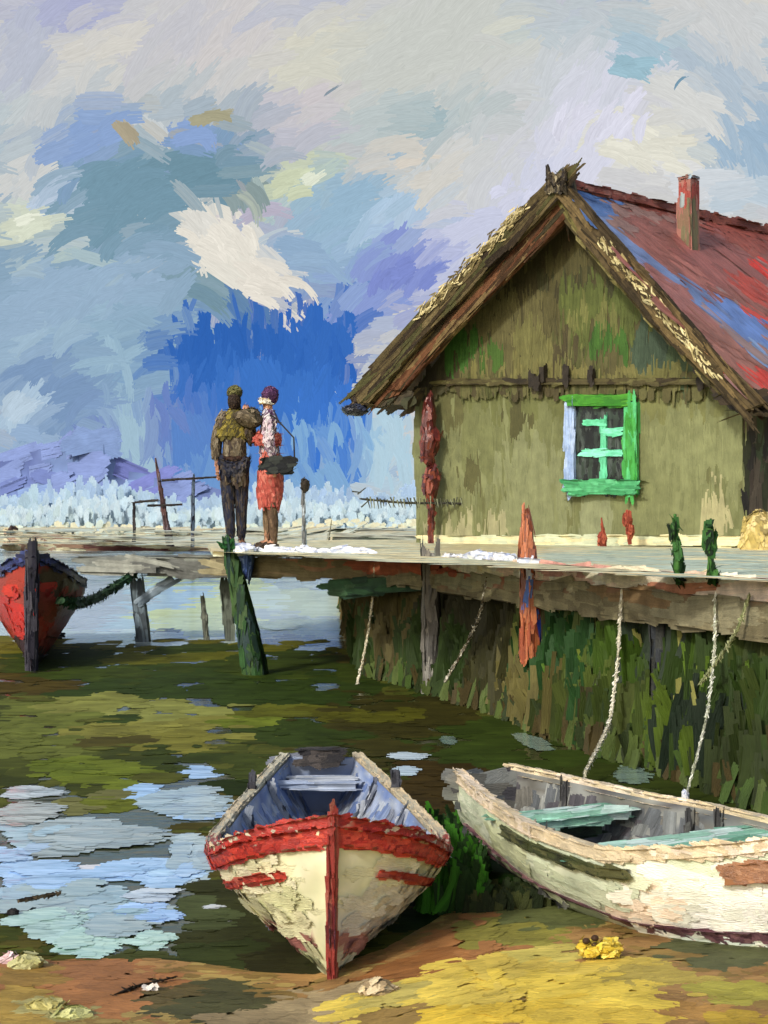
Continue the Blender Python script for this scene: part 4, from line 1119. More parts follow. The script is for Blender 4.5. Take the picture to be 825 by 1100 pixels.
for x in np.arange(394, 540, 3.6):
    a_ = rng.normal(0, 2)
    V_, F_ = tube([at(x, 535 + rng.normal(0, 1), Yo - .015), at(x + a_ + 1, 545 + rng.normal(0, 1), Yo - .02)], [.014, .006], 5)
    p.body(V_, F_, (70, 72, 56) if rng.random() < .6 else (120, 124, 100))
for (x0, y0, x1, y1) in ((384, 531, 393, 524), (388, 545, 398, 536), (378, 528, 388, 529)):
    V_, F_ = tube([at(x0, y0, Yo), at(x1, y1, Yo)], [.014, .008], 5)
    p.body(V_, F_, (70, 72, 66))
p.build("fringe", M_ROPE, bo)
p = Paint()
V_, F_ = blob(at(551, 541, Yo), (.15, .1, .1), rough=.1, seed=2)
p.cover(V_, F_, pal([(34, 36, 32), (48, 50, 44), (26, 26, 28)], 4, 2), .14, .05, 4, (1, 0, 0), .2, B=4, lift=.008)
p.build("knob", M_WOOD, bo, smooth=True)
# slim deck pole with dark head
dp = thing("lamp_pole", tuple(at(327, 592, 16.6)), "slim pale pole with a dark pear-shaped head right of the two people", "pole")
p = Paint()
V_, F_ = tube([at(327, 597, 16.5), at(326, 560, 16.5), at(326, 530, 16.5)], [.025, .018, .016], 6)
p.cover(V_, F_, pal([(150, 160, 166), (110, 112, 110), (186, 196, 200)], 3, 1), .2, .025, 3, (0, 0, 1), .1, B=3, lift=.006)
p.build("shaft", M_WOOD, dp)
p = Paint()
V_, F_ = blob(at(328, 522, 16.5), (.05, .05, .075), rough=.15, seed=2)
p.cover(V_, F_, pal([(40, 36, 30), (56, 48, 38)], 4, 2), .08, .03, 4, (0, 0, 1), .2, B=4, lift=.006)
p.build("head", M_WOOD, dp, smooth=True)

# ================================================================== BOATS
def boat(name, label, stern, bow, L, spec, cols, group=None):
    """rowing boat lofted from sections. local x: stern to bow, y: to port, z up"""
    root = thing(name, (*((np.array(stern) + np.array(bow)) / 2)[:2], 0), label, "boat", group)
    s0, b0 = np.array([*stern, 0.]), np.array([*bow, 0.])
    ax = unit(b0 - s0); ay = np.array([-ax[1], ax[0], 0])
    W = lambda x, y, z: s0 + ax * x + ay * y + np.array([0, 0, z])
    hb, sh, ke = spec['beam'], spec['sheer'], spec['keel']
    rake_ = spec.get('rake', .12)
    pw = spec.get('pw', 1.6)
    def pt(t, v, side, out=0.0):
        b = hb(t); g = (1 - v ** pw)
        y = side * max(b * g + (out if v < .98 else 0), .0 if v < .98 else .012)
        z = sh(t) * (1 - v) + ke(t) * v
        x = t * L - rake_ * v * max(0, (t - .6) / .4) ** 2 * 1.0
        y = y if abs(y) > .012 else side * .012
        return W(x, y, z)
    ts = np.unique(np.concatenate([np.linspace(0, .8, 17), np.linspace(.8, 1, 14)])); vs_ = np.linspace(0, 1, 11)
    def shell(inset, v1=1.0, sides=(1, -1)):
        V, Fc = [], []
        for sd_ in sides:
            o = len(V)
            vv = vs_ * v1
            for t in ts:
                for v in vv: V.append(pt(t, v, sd_, -inset))
            nv = len(vv)
            for i in range(len(ts) - 1):
                for j in range(nv - 1):
                    q = (o + i * nv + j, o + (i + 1) * nv + j, o + (i + 1) * nv + j + 1, o + i * nv + j + 1)
                    # outward: compare with side
                    A_, B_, C_ = np.array(V[q[0]]), np.array(V[q[1]]), np.array(V[q[2]])
                    nn = np.cross(B_ - A_, C_ - A_)
                    s_ = nn @ (ay * sd_) + (-.2 * nn[2])
                    if inset > 0: s_ = -s_
                    Fc.append(q if s_ > 0 else q[::-1])
        return np.array(V), Fc
    along = lambda P, N: np.tile(ax, (len(P), 1)) + np.array([0, 0, -.05])
    k = spec.get('k', 1.0)
    # hull: outer and inner skins with a transom
    p = Paint()
    V_, F_ = shell(0)
    hk = lambda P: ((P - s0) @ ax / L < .955) & (np.array([P_[2] < sh(min(max((P_ - s0) @ ax / L, 0), 1)) - .03 * k for P_ in P]))
    p.cover(V_, F_, cols['hull'], (.24 * k), .06 * k, 4, along, .07, keep=hk, B=8, S=3, lift=.0015 * k, hbk=.003, jit=.025, c2k=.96)
    tr = [pt(0, v, 1) for v in vs_] + [pt(0, v, -1) for v in vs_[::-1]]
    p.cover(np.array(tr + [q + ax * .04 for q in tr]), orient(np.array(tr + [q + ax * .04 for q in tr]), [tuple(range(22)), tuple(range(43, 21, -1))])[1], cols['inner'], .2 * k, .05 * k, 2.5, tuple(ay), .2, B=5, lift=.005)
    hull = p.build("hull", M_HULL, root, smooth=True)
    p = Paint()
    V_, F_ = shell(.035 * k, .82)
    inkeep = lambda P: np.array([P_[2] < min(sh(min(max((P_ - s0) @ ax / L, 0), 1)), 9) - .075 * k for P_ in P])
    p.cover(V_, F_, cols['inner'], .13 * k, .055 * k, 3.6, lambda P, N: np.tile(np.array([0, 0, 1.]) + .15 * ax, (len(P), 1)), .25, face_cam=False, keep=inkeep, B=6, S=3, lift=.006 * k, jit=.12)
    # floor boards
    fl = [W(t * L, sd_ * max(hb(t) * (1 - .66 ** pw) - .035, .01), ke(t) + (sh(t) - ke(t)) * .34) for t in np.linspace(.03, .9, 10) for sd_ in (1, -1)]
    p.cover(np.array(fl), [(2 * i, 2 * i + 1, 2 * i + 3, 2 * i + 2) for i in range(9)][::1], cols.get('floor', cols['inner']), .25 * k, .06 * k, 3, tuple(ax), .2, face_cam=False, B=5, lift=.01)
    p.build("lining", M_INNER, root, smooth=True)
    def band(nm, v0, v1, out, colf, t0=0.0, t1=1.0, sides=(1, -1), mat=M_TRIM, th=.02):
        p = Paint()
        for sd_ in sides:
            tt = ts[(ts >= t0) & (ts <= t1)]
            V, Fc = [], []
            for t in tt:
                V += [pt(t, v0, sd_, out), pt(t, v1, sd_, out), pt(t, v1, sd_, out - th), pt(t, v0, sd_, out - th)]
            for i in range(len(tt) - 1):
                for j in range(4):
                    Fc.append((4 * i + j, 4 * i + 4 + j, 4 * i + 4 + (j + 1) % 4, 4 * i + (j + 1) % 4))
            Fc += [(0, 1, 2, 3), tuple(4 * (len(tt) - 1) + j for j in range(4))]
            V_, F_ = orient(np.array(V), Fc)
            p.cover(V_, F_, colf, .10 * k, .02 * k, 6, along, .04, B=4, S=2, lift=.0015 * k, hbk=.003, jit=.06)
        return p.build(nm, mat, root)
    # gunwale: flat rail on top of the sheer
    p = Paint()
    for sd_ in (1, -1):
        V, Fc = [], []
        gw = spec.get('gw', .05)
        for t in ts:
            c = pt(t, 0, sd_)
            V += [c + ay * sd_ * .012 + np.array([0, 0, .02 * k]), c - ay * sd_ * gw + np.array([0, 0, .02 * k]), c - ay * sd_ * gw - np.array([0, 0, .02 * k]), c + ay * sd_ * .012 - np.array([0, 0, .02 * k])]
        for i in range(len(ts) - 1):
            for j in range(4):
                Fc.append((4 * i + j, 4 * i + 4 + j, 4 * i + 4 + (j + 1) % 4, 4 * i + (j + 1) % 4))
        V_, F_ = orient(np.array(V), Fc)
        p.cover(V_, F_, cols['rail'], .09 * k, .016 * k, 6, along, .05, B=3, S=2, lift=.0012 * k, hbk=.003, jit=.1, rnd=.7, ragged=.2)
    p.build("gunwale", M_TRIM, root)
    # stem post
    p = Paint()
    st_ = [pt(1, v, 1) * .5 + pt(1, v, -1) * .5 for v in np.linspace(0, 1, 9)]
    st_ = [st_[0] + np.array([0, 0, spec.get('stem_up', .07)])] + st_
    V_, F_ = tube(st_, [spec.get('stem_r', .026)] * len(st_), 8)
    p.cover(V_, F_, cols['stem'], .14 * k, .02 * k, 4, (0, 0, 1), .05, B=3, S=3, lift=.003 * k, jit=.1)
    p.build("stem", M_TRIM, root, smooth=True)
    for (t, hfrac, wd, colf, th) in spec['thwarts']:
        p = Paint()
        b = hb(t) * (1 - (1 - hfrac) ** pw) - .06
        z = ke(t) + (sh(t) - ke(t)) * hfrac
        V_, F_ = box(W(t * L, 0, z), (wd, 2 * b, th), ax)
        p.cover(V_, F_, colf, .22 * k, .05 * k, 4, tuple(ay), .1, B=5, S=3, lift=.008, jit=.1)
        p.build("thwart", M_INNER, root)
    if spec.get('ribs'):
        for t in spec['ribs']:
            for sd_ in (1, -1):
                p = Paint()
                V_, F_ = tube([pt(t, v, sd_, -.04 * k) for v in np.linspace(.04, .8, 7)], .016 * k, 6)
                p.cover(V_, F_, cols['rib'], .12, .025, 3, (0, 0, 1), .1, face_cam=False, B=3, lift=.004)
                p.build("rib", M_INNER, root)
    return root, band, pt, W, ax, ay, hull

def curve(xs_, ys_):
    """smooth monotone-ish curve through points"""
    xs_, ys_ = np.array(xs_, float), np.array(ys_, float)
    xx = np.linspace(0, 1, 201); yy = np.interp(xx, xs_, ys_)
    for _ in range(60):
        yy[1:-1] = (yy[:-2] + 2 * yy[1:-1] + yy[2:]) / 4
    return lambda t: float(np.interp(t, xx, yy))

# front boat, bow to the viewer
hull1 = patches(pal([(216, 212, 172), (208, 206, 166), (222, 218, 184), (200, 200, 160)], 3, 3),
                [(300, 965, 26, 10, 10, (206, 206, 160)), (405, 990, 40, 30, -20, (206, 206, 192)), (420, 965, 40, 16, -20, (214, 212, 190)), (306, 1006, 40, 11, 24, (168, 112, 104)), (378, 1014, 14, 18, 80, (172, 124, 114)), (330, 1030, 20, 14, 30, (204, 204, 164))], .2, .08)
in1 = pal([(132, 148, 178), (108, 128, 168), (152, 164, 186), (98, 118, 162), (164, 172, 182), (116, 122, 136)], 4, 3, .7)
r1c = pal([(206, 200, 172), (186, 180, 156), (214, 196, 160), (168, 156, 130)], 3, 3, .35)
def r1(P):
    c = r1c(P); m = (P[:, 1] < 6.1 + rng.normal(0, .12, len(P))) & (rng.random(len(P)) < .8)
    c[m] = lin((164, 50, 40)) * rng.uniform(.8, 1.2, (m.sum(), 1))
    return c
sp1 = dict(beam=curve([0, .2, .45, .68, .8, .9, .96, 1], [.2, .3, .41, .48, .47, .36, .2, .0]),
           sheer=curve([0, .3, .6, .82, 1], [.42, .38, .36, .385, .60]), keel=curve([0, .3, .8, 1], [.0, -.06, -.08, -.02]), rake=.06, pw=1.45, gw=.028,
           thwarts=[(.10, .82, .22, pal([(176, 186, 200), (150, 164, 186), (196, 202, 208)], 4, 2), .03), (.36, .62, .16, pal([(58, 66, 52), (84, 76, 62), (48, 56, 40)], 4, 2), .035), (.56, .5, .14, pal([(110, 96, 84), (84, 80, 76), (120, 120, 140)], 4, 2), .03)],
           ribs=(.22, .46, .64, .76), stem_up=.04, stem_r=.018)
b1, band, pt1, W1, ax1, ay1, _ = boat("rowing_boat", "cream rowing boat with red bow trim and blue-grey inside, bow towards the shore", (-.335, 7.95), (-.185, 5.33), 2.62, sp1,
     dict(hull=hull1, inner=in1, rail=r1, stem=pal([(112, 36, 34), (134, 52, 46), (92, 30, 34), (150, 84, 70)], 4, 3), rib=pal([(130, 138, 150), (90, 96, 110), (170, 176, 184)], 4, 3)))
redc = pal([(164, 44, 34), (184, 56, 42), (140, 36, 32), (196, 74, 54)], 4, 3, .7)
band("sheer_strake", .03, .135, .022, redc, .5, 1.0)
for sd_ in (1, -1):
    band("stripe", .26, .305, .02, pal([(184, 72, 56), (170, 60, 48), (196, 100, 80)], 4, 3), .62, .965, sides=(sd_,))
p = Paint()                                             # dark box at the stern
V_, F_ = box(W1(.1, 0, .44), (.1, .2, .08), ax1)
p.cover(V_, F_, pal([(52, 48, 46), (40, 38, 40), (70, 64, 60)], 6, 2), .1, .03, 4, tuple(ay1), .2, B=4, lift=.006)
p.build("stern_board", M_WOOD, b1)
for sd_ in (1, -1):
    p = Paint()
    V_, F_ = box(pt1(.3, 0, sd_) + np.array([0, 0, .045]), (.05, .03, .09), ax1)
    p.cover(V_, F_, pal([(70, 72, 80), (50, 50, 56)], 6, 2), .06, .02, 4, (0, 0, 1), .2, B=3, lift=.004)
    p.build("oarlock", M_WOOD, b1)

# right-hand boat
hull2 = patches(pal([(214, 220, 188), (206, 214, 182), (222, 226, 198), (198, 206, 176)], 2.5, 3),
                [(770, 975, 100, 46, 5, (232, 232, 214)), (700, 975, 50, 14, -20, (232, 214, 188)), (780, 985, 50, 18, -30, (236, 234, 222)), (640, 960, 30, 34, 80, (196, 204, 176)), (540, 910, 30, 40, 60, (206, 210, 168)), (800, 1015, 40, 14, 20, (220, 230, 214))], .22, .06)
in2 = pal([(116, 120, 118), (92, 96, 98), (136, 138, 132), (78, 76, 80), (106, 104, 96)], 4, 3, .7)
r2 = pal([(216, 200, 166), (204, 186, 150), (224, 208, 184), (190, 172, 140)], 3, 3, .35)
mint = pal([(150, 196, 172), (176, 214, 196), (120, 176, 150), (204, 226, 216)], 5, 3, .8)
sp2 = dict(beam=curve([0, .15, .4, .65, .85, .95, 1], [.17, .30, .48, .51, .30, .11, 0]),
           sheer=curve([0, .3, .6, .8, 1], [.46, .42, .42, .53, .68]), keel=curve([0, .3, .8, 1], [.06, -.05, -.06, .0]), rake=.2, pw=2.8, gw=.032,
           thwarts=[(.24, .84, .2, mint, .03), (.54, .90, .22, mint, .03)], ribs=(.12, .38, .44, .68, .8), stem_up=.06, stem_r=.026)
b2, band2, pt2, W2, ax2, ay2, _ = boat("rowing_boat", "sage green and white rowing boat with mint seats, cut by the right edge", (.50, 7.25), (1.78, 4.92), 2.66, sp2,
     dict(hull=hull2, inner=in2, rail=r2, stem=r2, rib=pal([(90, 92, 88), (64, 64, 64), (120, 120, 112)], 4, 3)))
band2("bottom_band", .52, .84, .012, patches(pal([(122, 84, 92), (104, 70, 80), (140, 100, 104), (92, 64, 72)], 3, 3), [(720, 1030, 50, 20, 8, (190, 104, 78)), (800, 1042, 36, 20, 10, (216, 176, 152))], .2, .06), .05, 1.0)
for sd_ in (1, -1):
    band2("rub_rail", .10, .165, .022, pal([(66, 72, 40), (92, 92, 56), (50, 54, 34)], 5, 3), .3, .70, sides=(sd_,))
for sd_ in (1, -1):
    band2("rub_rail", .10, .215, .026, pal([(156, 110, 76), (144, 100, 68), (168, 124, 90)], 4, 3), .76, 1.0, sides=(sd_,))
for o in (.23, .47):
    p = Paint()
    V_, F_ = box(W2(o * 2.66, 0, .29), (.14, .36 if o < .3 else .6, .05), ax2)
    p.cover(V_, F_, pal([(34, 56, 38), (26, 40, 30)], 5, 2), .15, .04, 4, tuple(ay2), .2, face_cam=False, B=4, lift=.006)
    p.build("seat_support", M_INNER, b2)

# big red boat at the left edge
hull3 = patches(pal([(174, 48, 40), (158, 42, 36), (186, 58, 46)], 1.5, 3),
                [(12, 665, 26, 40, 80, (184, 46, 38)), (8, 620, 30, 14, 0, (156, 60, 46)), (20, 700, 40, 14, 20, (58, 36, 44)), (58, 650, 16, 40, 100, (146, 60, 48)), (66, 620, 20, 14, 30, (84, 66, 46))], .2, .06)
sp3 = dict(beam=curve([0, .3, .6, .85, .95, 1], [.4, .6, .62, .42, .22, 0]), sheer=curve([0, .4, .7, .9, 1], [.9, .85, .95, 1.12, 1.3]), keel=curve([0, .5, 1], [-.15, -.15, -.02]),
           rake=.12, pw=1.35, gw=.06, thwarts=[(.4, .8, .3, pal([(110, 90, 70), (90, 76, 60)], 2, 2), .05), (.65, .8, .3, pal([(110, 90, 70), (90, 76, 60)], 2, 2), .05)], stem_up=.05, stem_r=.07, k=2.2)
navy = pal([(44, 50, 96), (36, 38, 70), (60, 70, 120), (50, 48, 60)], 2, 3)
b3, band3, pt3, W3, ax3, ay3, _ = boat("fishing_boat", "large red boat with dark stem and navy rail at the left edge", (-4.9, 21.2), (-3.93, 16.6), 4.7, sp3,
     dict(hull=hull3, inner=pal([(90, 84, 80), (70, 66, 70)], 2, 2), rail=navy, stem=pal([(52, 50, 60), (66, 64, 72), (40, 38, 50)], 2, 3), rib=navy))
band3("bottom_band", .86, .985, .02, pal([(48, 38, 52), (60, 44, 56), (36, 32, 44)], 2, 3), .2, 1.0, th=.03)
rope([(66, 645, 16.9), (82, 649, 17.4), (100, 645, 18.5), (122, 632, 20), (145, 616, 20.6)], .06, [(46, 76, 48), (34, 60, 40), (64, 92, 60)], "thick green mooring rope from the red boat to the walkway", 1, "mooring_rope", None)

# far boat with masts
fb = thing("sailing_barge", tuple(at(120, 590, 85)), "long low pale barge with bare masts moored on the far water", "boat")
Yb = 85.0
p = Paint()
secs = []
for (x, yt, yb, hw) in ((12, 570, 578, .1), (22, 573, 586, .5), (50, 573, 590, .9), (110, 580, 593, 1.1), (170, 586, 594, 1.1), (235, 590, 595, .8)):
    a_, b_ = at(x, yt, Yb), at(x, yb, Yb)
    b_[2] = min(b_[2], a_[2] - .3)
    c_ = np.array([0, hw, 0])
    secs.append(np.array([a_ - c_, a_ + c_, b_ + c_ * .6, b_ - c_ * .6]))
    secs[-1][2:, 2] = np.minimum(secs[-1][2:, 2], .02)
V_, F_ = loft(secs)
p.cover(V_, F_, patches(pal([(206, 196, 160), (190, 176, 144), (214, 206, 176), (170, 140, 120)], .5, 3), [(130, 591, 60, 4, 2, (118, 76, 72)), (70, 586, 40, 3, 8, (150, 120, 100))], .2, .06), 1.6, .22, 3.5, (1, 0, -.05), .05, B=5, lift=.01, jit=.06)
p.build("hull", M_FAR, fb)
def mast(pts, r, cols, yard=None):
    p = Paint()
    V_, F_ = tube([at(x, y, Yb - .2) for x, y in pts], r, 7)
    p.cover(V_, F_, pal(cols, 1, 3), .7, .1, 3, (0, 0, 1), .06, B=3, lift=.01)
    o = p.build("mast", M_FAR, fb)
    for (x0, y0, x1, y1) in yard or []:
        p = Paint()
        V_, F_ = tube([at(x0, y0, Yb - .35), at(x1, y1, Yb - .35)], .055, 6)
        p.cover(V_, F_, pal([(70, 64, 60), (50, 46, 44)], 1, 2), .5, .06, 3, (1, 0, 0), .05, B=3, lift=.008)
        p.build("yard", M_FAR, o)
mast([(144, 594), (144, 578), (144, 540)], [.16, .06, .05], [(70, 66, 66), (50, 46, 48)], [(144, 540, 170, 537)])
mast([(184, 593), (178, 560), (167, 492)], [.26, .16, .05], [(96, 70, 66), (76, 60, 60), (110, 96, 100)], [(160, 543, 196, 542)])
mast([(207, 594), (207, 560), (208, 516)], [.1, .1, .08], [(64, 72, 90), (90, 104, 120), (40, 40, 48)], [(174, 516, 240, 512)])
p = Paint()
V_, F_ = blob(at(14, 574, Yb), (.3, .3, .5), rough=.2)
p.cover(V_, F_, pal([(60, 50, 50), (80, 66, 60)], 1, 2), .3, .12, 4, (.5, 0, -1), .2, B=4, lift=.02)
p.build("prow", M_FAR, fb)

# ================================================================== PEOPLE
def hand(nodes, edges, wrist, key, d, palm, side):
    """palm, four unequal curled fingers and a thumb from its side"""
    wv = np.array(nodes[wrist][0]); d = unit(d); s_ = unit(side); c_ = unit(palm)
    pm = wv + d * .07
    nodes[key + 'p'] = (tuple(pm), (.03, .018)); edges.append((wrist, key + 'p'))
    for i, (o, l_) in enumerate(((-.028, .062), (-.01, .075), (.01, .07), (.027, .055))):
        a_ = pm + s_ * o + d * .03; b_ = a_ + d * l_ * .55 + c_ * .01; e_ = b_ + d * l_ * .35 + c_ * .022
        for q, v, r in (('a', a_, .0095), ('b', b_, .009), ('c', e_, .0075)):
            nodes[key + str(i) + q] = (tuple(v), r)
        edges += [(key + 'p', key + str(i) + 'a'), (key + str(i) + 'a', key + str(i) + 'b'), (key + str(i) + 'b', key + str(i) + 'c')]
    a_ = wv + d * .04 + s_ * -.04; b_ = a_ + d * .035 - s_ * .015 + c_ * .01
    nodes[key + 'ta'] = (tuple(a_), .011); nodes[key + 'tb'] = (tuple(b_), .009)
    edges += [(wrist, key + 'ta'), (key + 'ta', key + 'tb')]

def person(base, sc_, label, pose, face, parts):
    """one continuous body, then clothing over it; pose gives the joints, face is the way the head looks"""
    root = thing("person", tuple(base), label, "person", "people standing on the jetty")
    nodes, edges = {}, []
    for k_, (v, r) in pose['j'].items(): nodes[k_] = (v, r)
    edges = list(pose['e'])
    fz = unit(np.array(face)); 
    hv = np.array(nodes['head'][0])
    for (wr, key, d, pm, sd_) in pose['hands']: hand(nodes, edges, wr, key, d, pm, sd_)
    V_, F_ = skin_mesh(nodes, edges, 'pelvis')
    # nose, brow and chin pulled from the head
    def bump(V, c, dirv, amt, r):
        d2 = ((V - c) ** 2).sum(1)
        return V + np.outer(np.exp(-d2 / (2 * r * r)) * amt, dirv)
    V_ = bump(V_, hv + fz * .095 + np.array([0, 0, -.0]), fz, .03, .016)
    V_ = bump(V_, hv + fz * .085 + np.array([0, 0, -.085]), fz, .015, .025)
    X = lambda v: np.array(base) + np.asarray(v) * np.array([sc_ * .78, sc_ * .84, sc_])
    p = Paint()
    sk = pal([(186, 140, 110), (170, 122, 94), (150, 106, 82)], 8, 3)
    p.cover(X(V_), F_, sk, .06, .02, 2, (0, 0, 1), .3, B=4, S=2, lift=.003)
    sd_ = np.cross(fz, [0, 0, 1])
    for q in (-1, 1):                                     # eyes, then the mouth
        P = X(hv + fz * .098 + sd_ * q * .034 + np.array([0, 0, .015]))[None]
        p.strokes(P, fz[None], sd_[None], .026, .014, lin((40, 32, 30))[None], B=3, S=2, lift=.012, rnd=.8)
    P = X(hv + fz * .1 + np.array([0, 0, -.05]))[None]
    p.strokes(P, fz[None], sd_[None], .045, .013, lin((130, 64, 56))[None], B=3, S=2, lift=.012, rnd=.8)
    body = p.build("body", M_SKIN, root, smooth=True)
    for (nm, kind, data, cols, L, Wd, td) in parts:
        p = Paint()
        if kind == 'skin':
            V2, F2 = skin_mesh(data[0], data[1], data[2])
        elif kind == 'blob':
            V2, F2 = blob(*data)
        elif kind == 'tube':
            V2, F2 = tube(*data)
        else:
            V2, F2 = data
        p.cover(X(V2), F2, cols, L * .8, Wd * .65, 5, td, .15, B=4, S=3, lift=.0025, ragged=.4, jit=.05, c2k=.95)
        p.build(nm, M_CLOTH, root, smooth=True)
    return root

def rings(spec, k=14):
    """skirt or coat: stacked ellipses (cx, cy, z, rx, ry)"""
    out = []
    for (cx, cy, z, rx, ry) in spec:
        t = np.linspace(0, 2 * math.pi, k, endpoint=False)
        out.append(np.stack([cx + rx * np.cos(t), cy + ry * np.sin(t), np.full(k, z)], 1))
    return loft(out)

YP = 17.3
base_m, base_w = at(252, 592, YP), at(289, 591, YP)
base_m[2] = base_w[2] = ZD + .006
J = {'pelvis': ((0, 0, .96), (.15, .11)), 'spine': ((0, 0, 1.14), (.135, .1)), 'chest': ((0, 0, 1.34), (.16, .11)), 'neck': ((.0, 0, 1.5), .055), 'head': ((.0, -.01, 1.64), (.08, .095)), 'crown': ((.0, 0, 1.72), (.07, .08)),
     'sl': ((-.18, 0, 1.42), .065), 'el': ((-.27, .02, 1.16), .05), 'wl': ((-.23, -.06, .93), .033), 'sr': ((.18, 0, 1.42), .065), 'er': ((.24, -.05, 1.2), .05), 'wr': ((.18, -.16, 1.42), .033),
     'hl': ((-.1, 0, .9), .095), 'kl': ((-.085, -.02, .5), .064), 'al': ((-.05, .02, .09), .042), 'tl': ((-.07, .14, .035), .035), 'hr': ((.1, 0, .9), .095), 'kr': ((.09, .03, .5), .064), 'ar': ((.09, .08, .09), .042), 'tr': ((.11, .2, .035), .035)}
E = [('pelvis', 'spine'), ('spine', 'chest'), ('chest', 'neck'), ('neck', 'head'), ('head', 'crown'), ('chest', 'sl'), ('sl', 'el'), ('el', 'wl'), ('chest', 'sr'), ('sr', 'er'), ('er', 'wr'),
     ('pelvis', 'hl'), ('hl', 'kl'), ('kl', 'al'), ('al', 'tl'), ('pelvis', 'hr'), ('hr', 'kr'), ('kr', 'ar'), ('ar', 'tr')]
def grow(keys, g): return {k_: (J[k_][0], tuple(x + g for x in J[k_][1]) if isinstance(J[k_][1], tuple) else J[k_][1] + g) for k_ in keys}
coatk = ['pelvis', 'spine', 'chest', 'sl', 'el', 'wl', 'sr', 'er', 'wr']
coatn = grow(coatk, .035)
coatn['wl'] = ((-.235, -.05, .98), .05); coatn['wr'] = ((.19, -.14, 1.37), .05)
trk = ['pelvis', 'hl', 'kl', 'al', 'hr', 'kr', 'ar']
trn = grow(trk, .03)
trn['al'] = ((-.05, .02, .12), .058); trn['ar'] = ((.09, .08, .12), .058)
ed = lambda ks: [e_ for e_ in E if e_[0] in ks and e_[1] in ks]
SM = 1.06
dark = pal([(40, 44, 62), (56, 56, 62), (34, 34, 44), (74, 66, 58)], 5, 3, .8)
coat = pal([(96, 84, 64), (76, 66, 52), (116, 104, 82), (60, 50, 44), (128, 118, 98)], 5, 3, .8)
must = pal([(116, 104, 40), (92, 84, 36), (134, 120, 52), (70, 64, 36)], 6, 3, .8)
person(base_m, SM, "person in olive cap, mustard shoulder cape and grey-brown coat seen from behind", dict(j=J, e=E, hands=[('wl', 'L', (.0, -.1, -1), (.3, 0, 0), (0, 1, 0)), ('wr', 'R', (0, -.1, 1), (0, .4, 0), (1, 0, 0))]), (0, 1, -.1),
  [("trousers", 'skin', (trn, ed(trk), 'pelvis'), dark, .16, .04, (0, 0, 1)),
   ("coat", 'skin', (coatn, ed(coatk), 'pelvis'), coat, .18, .045, (0, 0, 1)),
   ("coat_skirt", 'mesh', rings([(0, 0, .74, .2, .14), (0, 0, .86, .2, .15), (0, 0, .98, .17, .13), (0, 0, 1.08, .165, .125)]), coat, .18, .05, (0, 0, 1)),
   ("belt", 'mesh', rings([(0, 0, .985, .19, .15), (0, 0, 1.02, .188, .148)]), pal([(50, 38, 34), (70, 50, 40)], 5, 2), .1, .02, (1, 0, 0)),
   ("cape", 'mesh', rings([(-.02, 0, 1.24, .27, .15), (-.01, 0, 1.36, .25, .15), (0, 0, 1.46, .17, .12), (0, 0, 1.54, .09, .085)]), must, .16, .045, (.6, 0, 1)),
   ("shoe", 'blob', ((-.06, .09, .05), (.05, .13, .05)), dark, .08, .03, (0, 1, 0)), ("shoe", 'blob', ((.1, .15, .05), (.05, .13, .05)), dark, .08, .03, (0, 1, 0)),
   ("hair", 'blob', ((0, -.03, 1.63), (.092, .1, .11)), pal([(70, 56, 40), (50, 40, 34)], 8, 2), .08, .02, (0, 0, 1)),
   ("cap", 'blob', ((0, .01, 1.73), (.105, .12, .075)), pal([(86, 86, 50), (110, 108, 66), (66, 64, 40)], 6, 2), .1, .03, (1, 0, .3))])
bn = Paint()
pos_b = base_m + np.array([.17, -.12, 1.44]) * SM
V_, F_ = blob(pos_b, (.15, .13, .12), rough=.15, seed=4)
bn.cover(V_, F_, pal([(104, 92, 72), (84, 74, 58), (124, 112, 90), (70, 66, 44)], 5, 3), .14, .045, 4, (1, 0, -.3), .3, B=5, lift=.008)
tag(bn.build("bundle", M_CLOTH, smooth=True), "grey-brown bundle on the right shoulder of the caped person", "bundle")

# the second person, in profile, looks left
J2 = dict(J)
J2.update({'head': ((-.03, 0, 1.63), (.085, .08)), 'crown': ((-.01, 0, 1.71), (.075, .07)), 'sl': ((-.02, -.17, 1.41), .06), 'el': ((.02, -.22, 1.15), .047), 'wl': ((.1, -.2, .97), .032), 'sr': ((-.02, .17, 1.41), .06), 'er': ((-.12, .2, 1.2), .047), 'wr': ((-.24, .1, 1.26), .032),
     'chest': ((-.02, 0, 1.34), (.115, .15)), 'spine': ((0, 0, 1.14), (.1, .12)), 'pelvis': ((.02, 0, .96), (.12, .14)),
     'hl': ((.02, -.09, .9), .09), 'kl': ((.05, -.09, .5), .06), 'al': ((.08, -.09, .09), .034), 'tl': ((-.06, -.1, .035), .033), 'hr': ((.02, .09, .9), .09), 'kr': ((-.03, .09, .5), .065), 'ar': ((-.03, .09, .09), .042), 'tr': ((-.16, .1, .035), .033)})
def grow2(keys, g): return {k_: (J2[k_][0], tuple(x + g for x in J2[k_][1]) if isinstance(J2[k_][1], tuple) else J2[k_][1] + g) for k_ in keys}
bl = grow2(coatk, .03)
bl['wl'] = ((.09, -.2, 1.0), .045); bl['wr'] = ((-.21, .12, 1.25), .045)
blouse = pal([(120, 92, 112), (190, 170, 178), (222, 214, 212), (112, 96, 98), (206, 190, 190)], 7, 3, .8)
coral = pal([(186, 98, 84), (174, 82, 70), (200, 118, 102), (160, 74, 64)], 5, 3, .8)
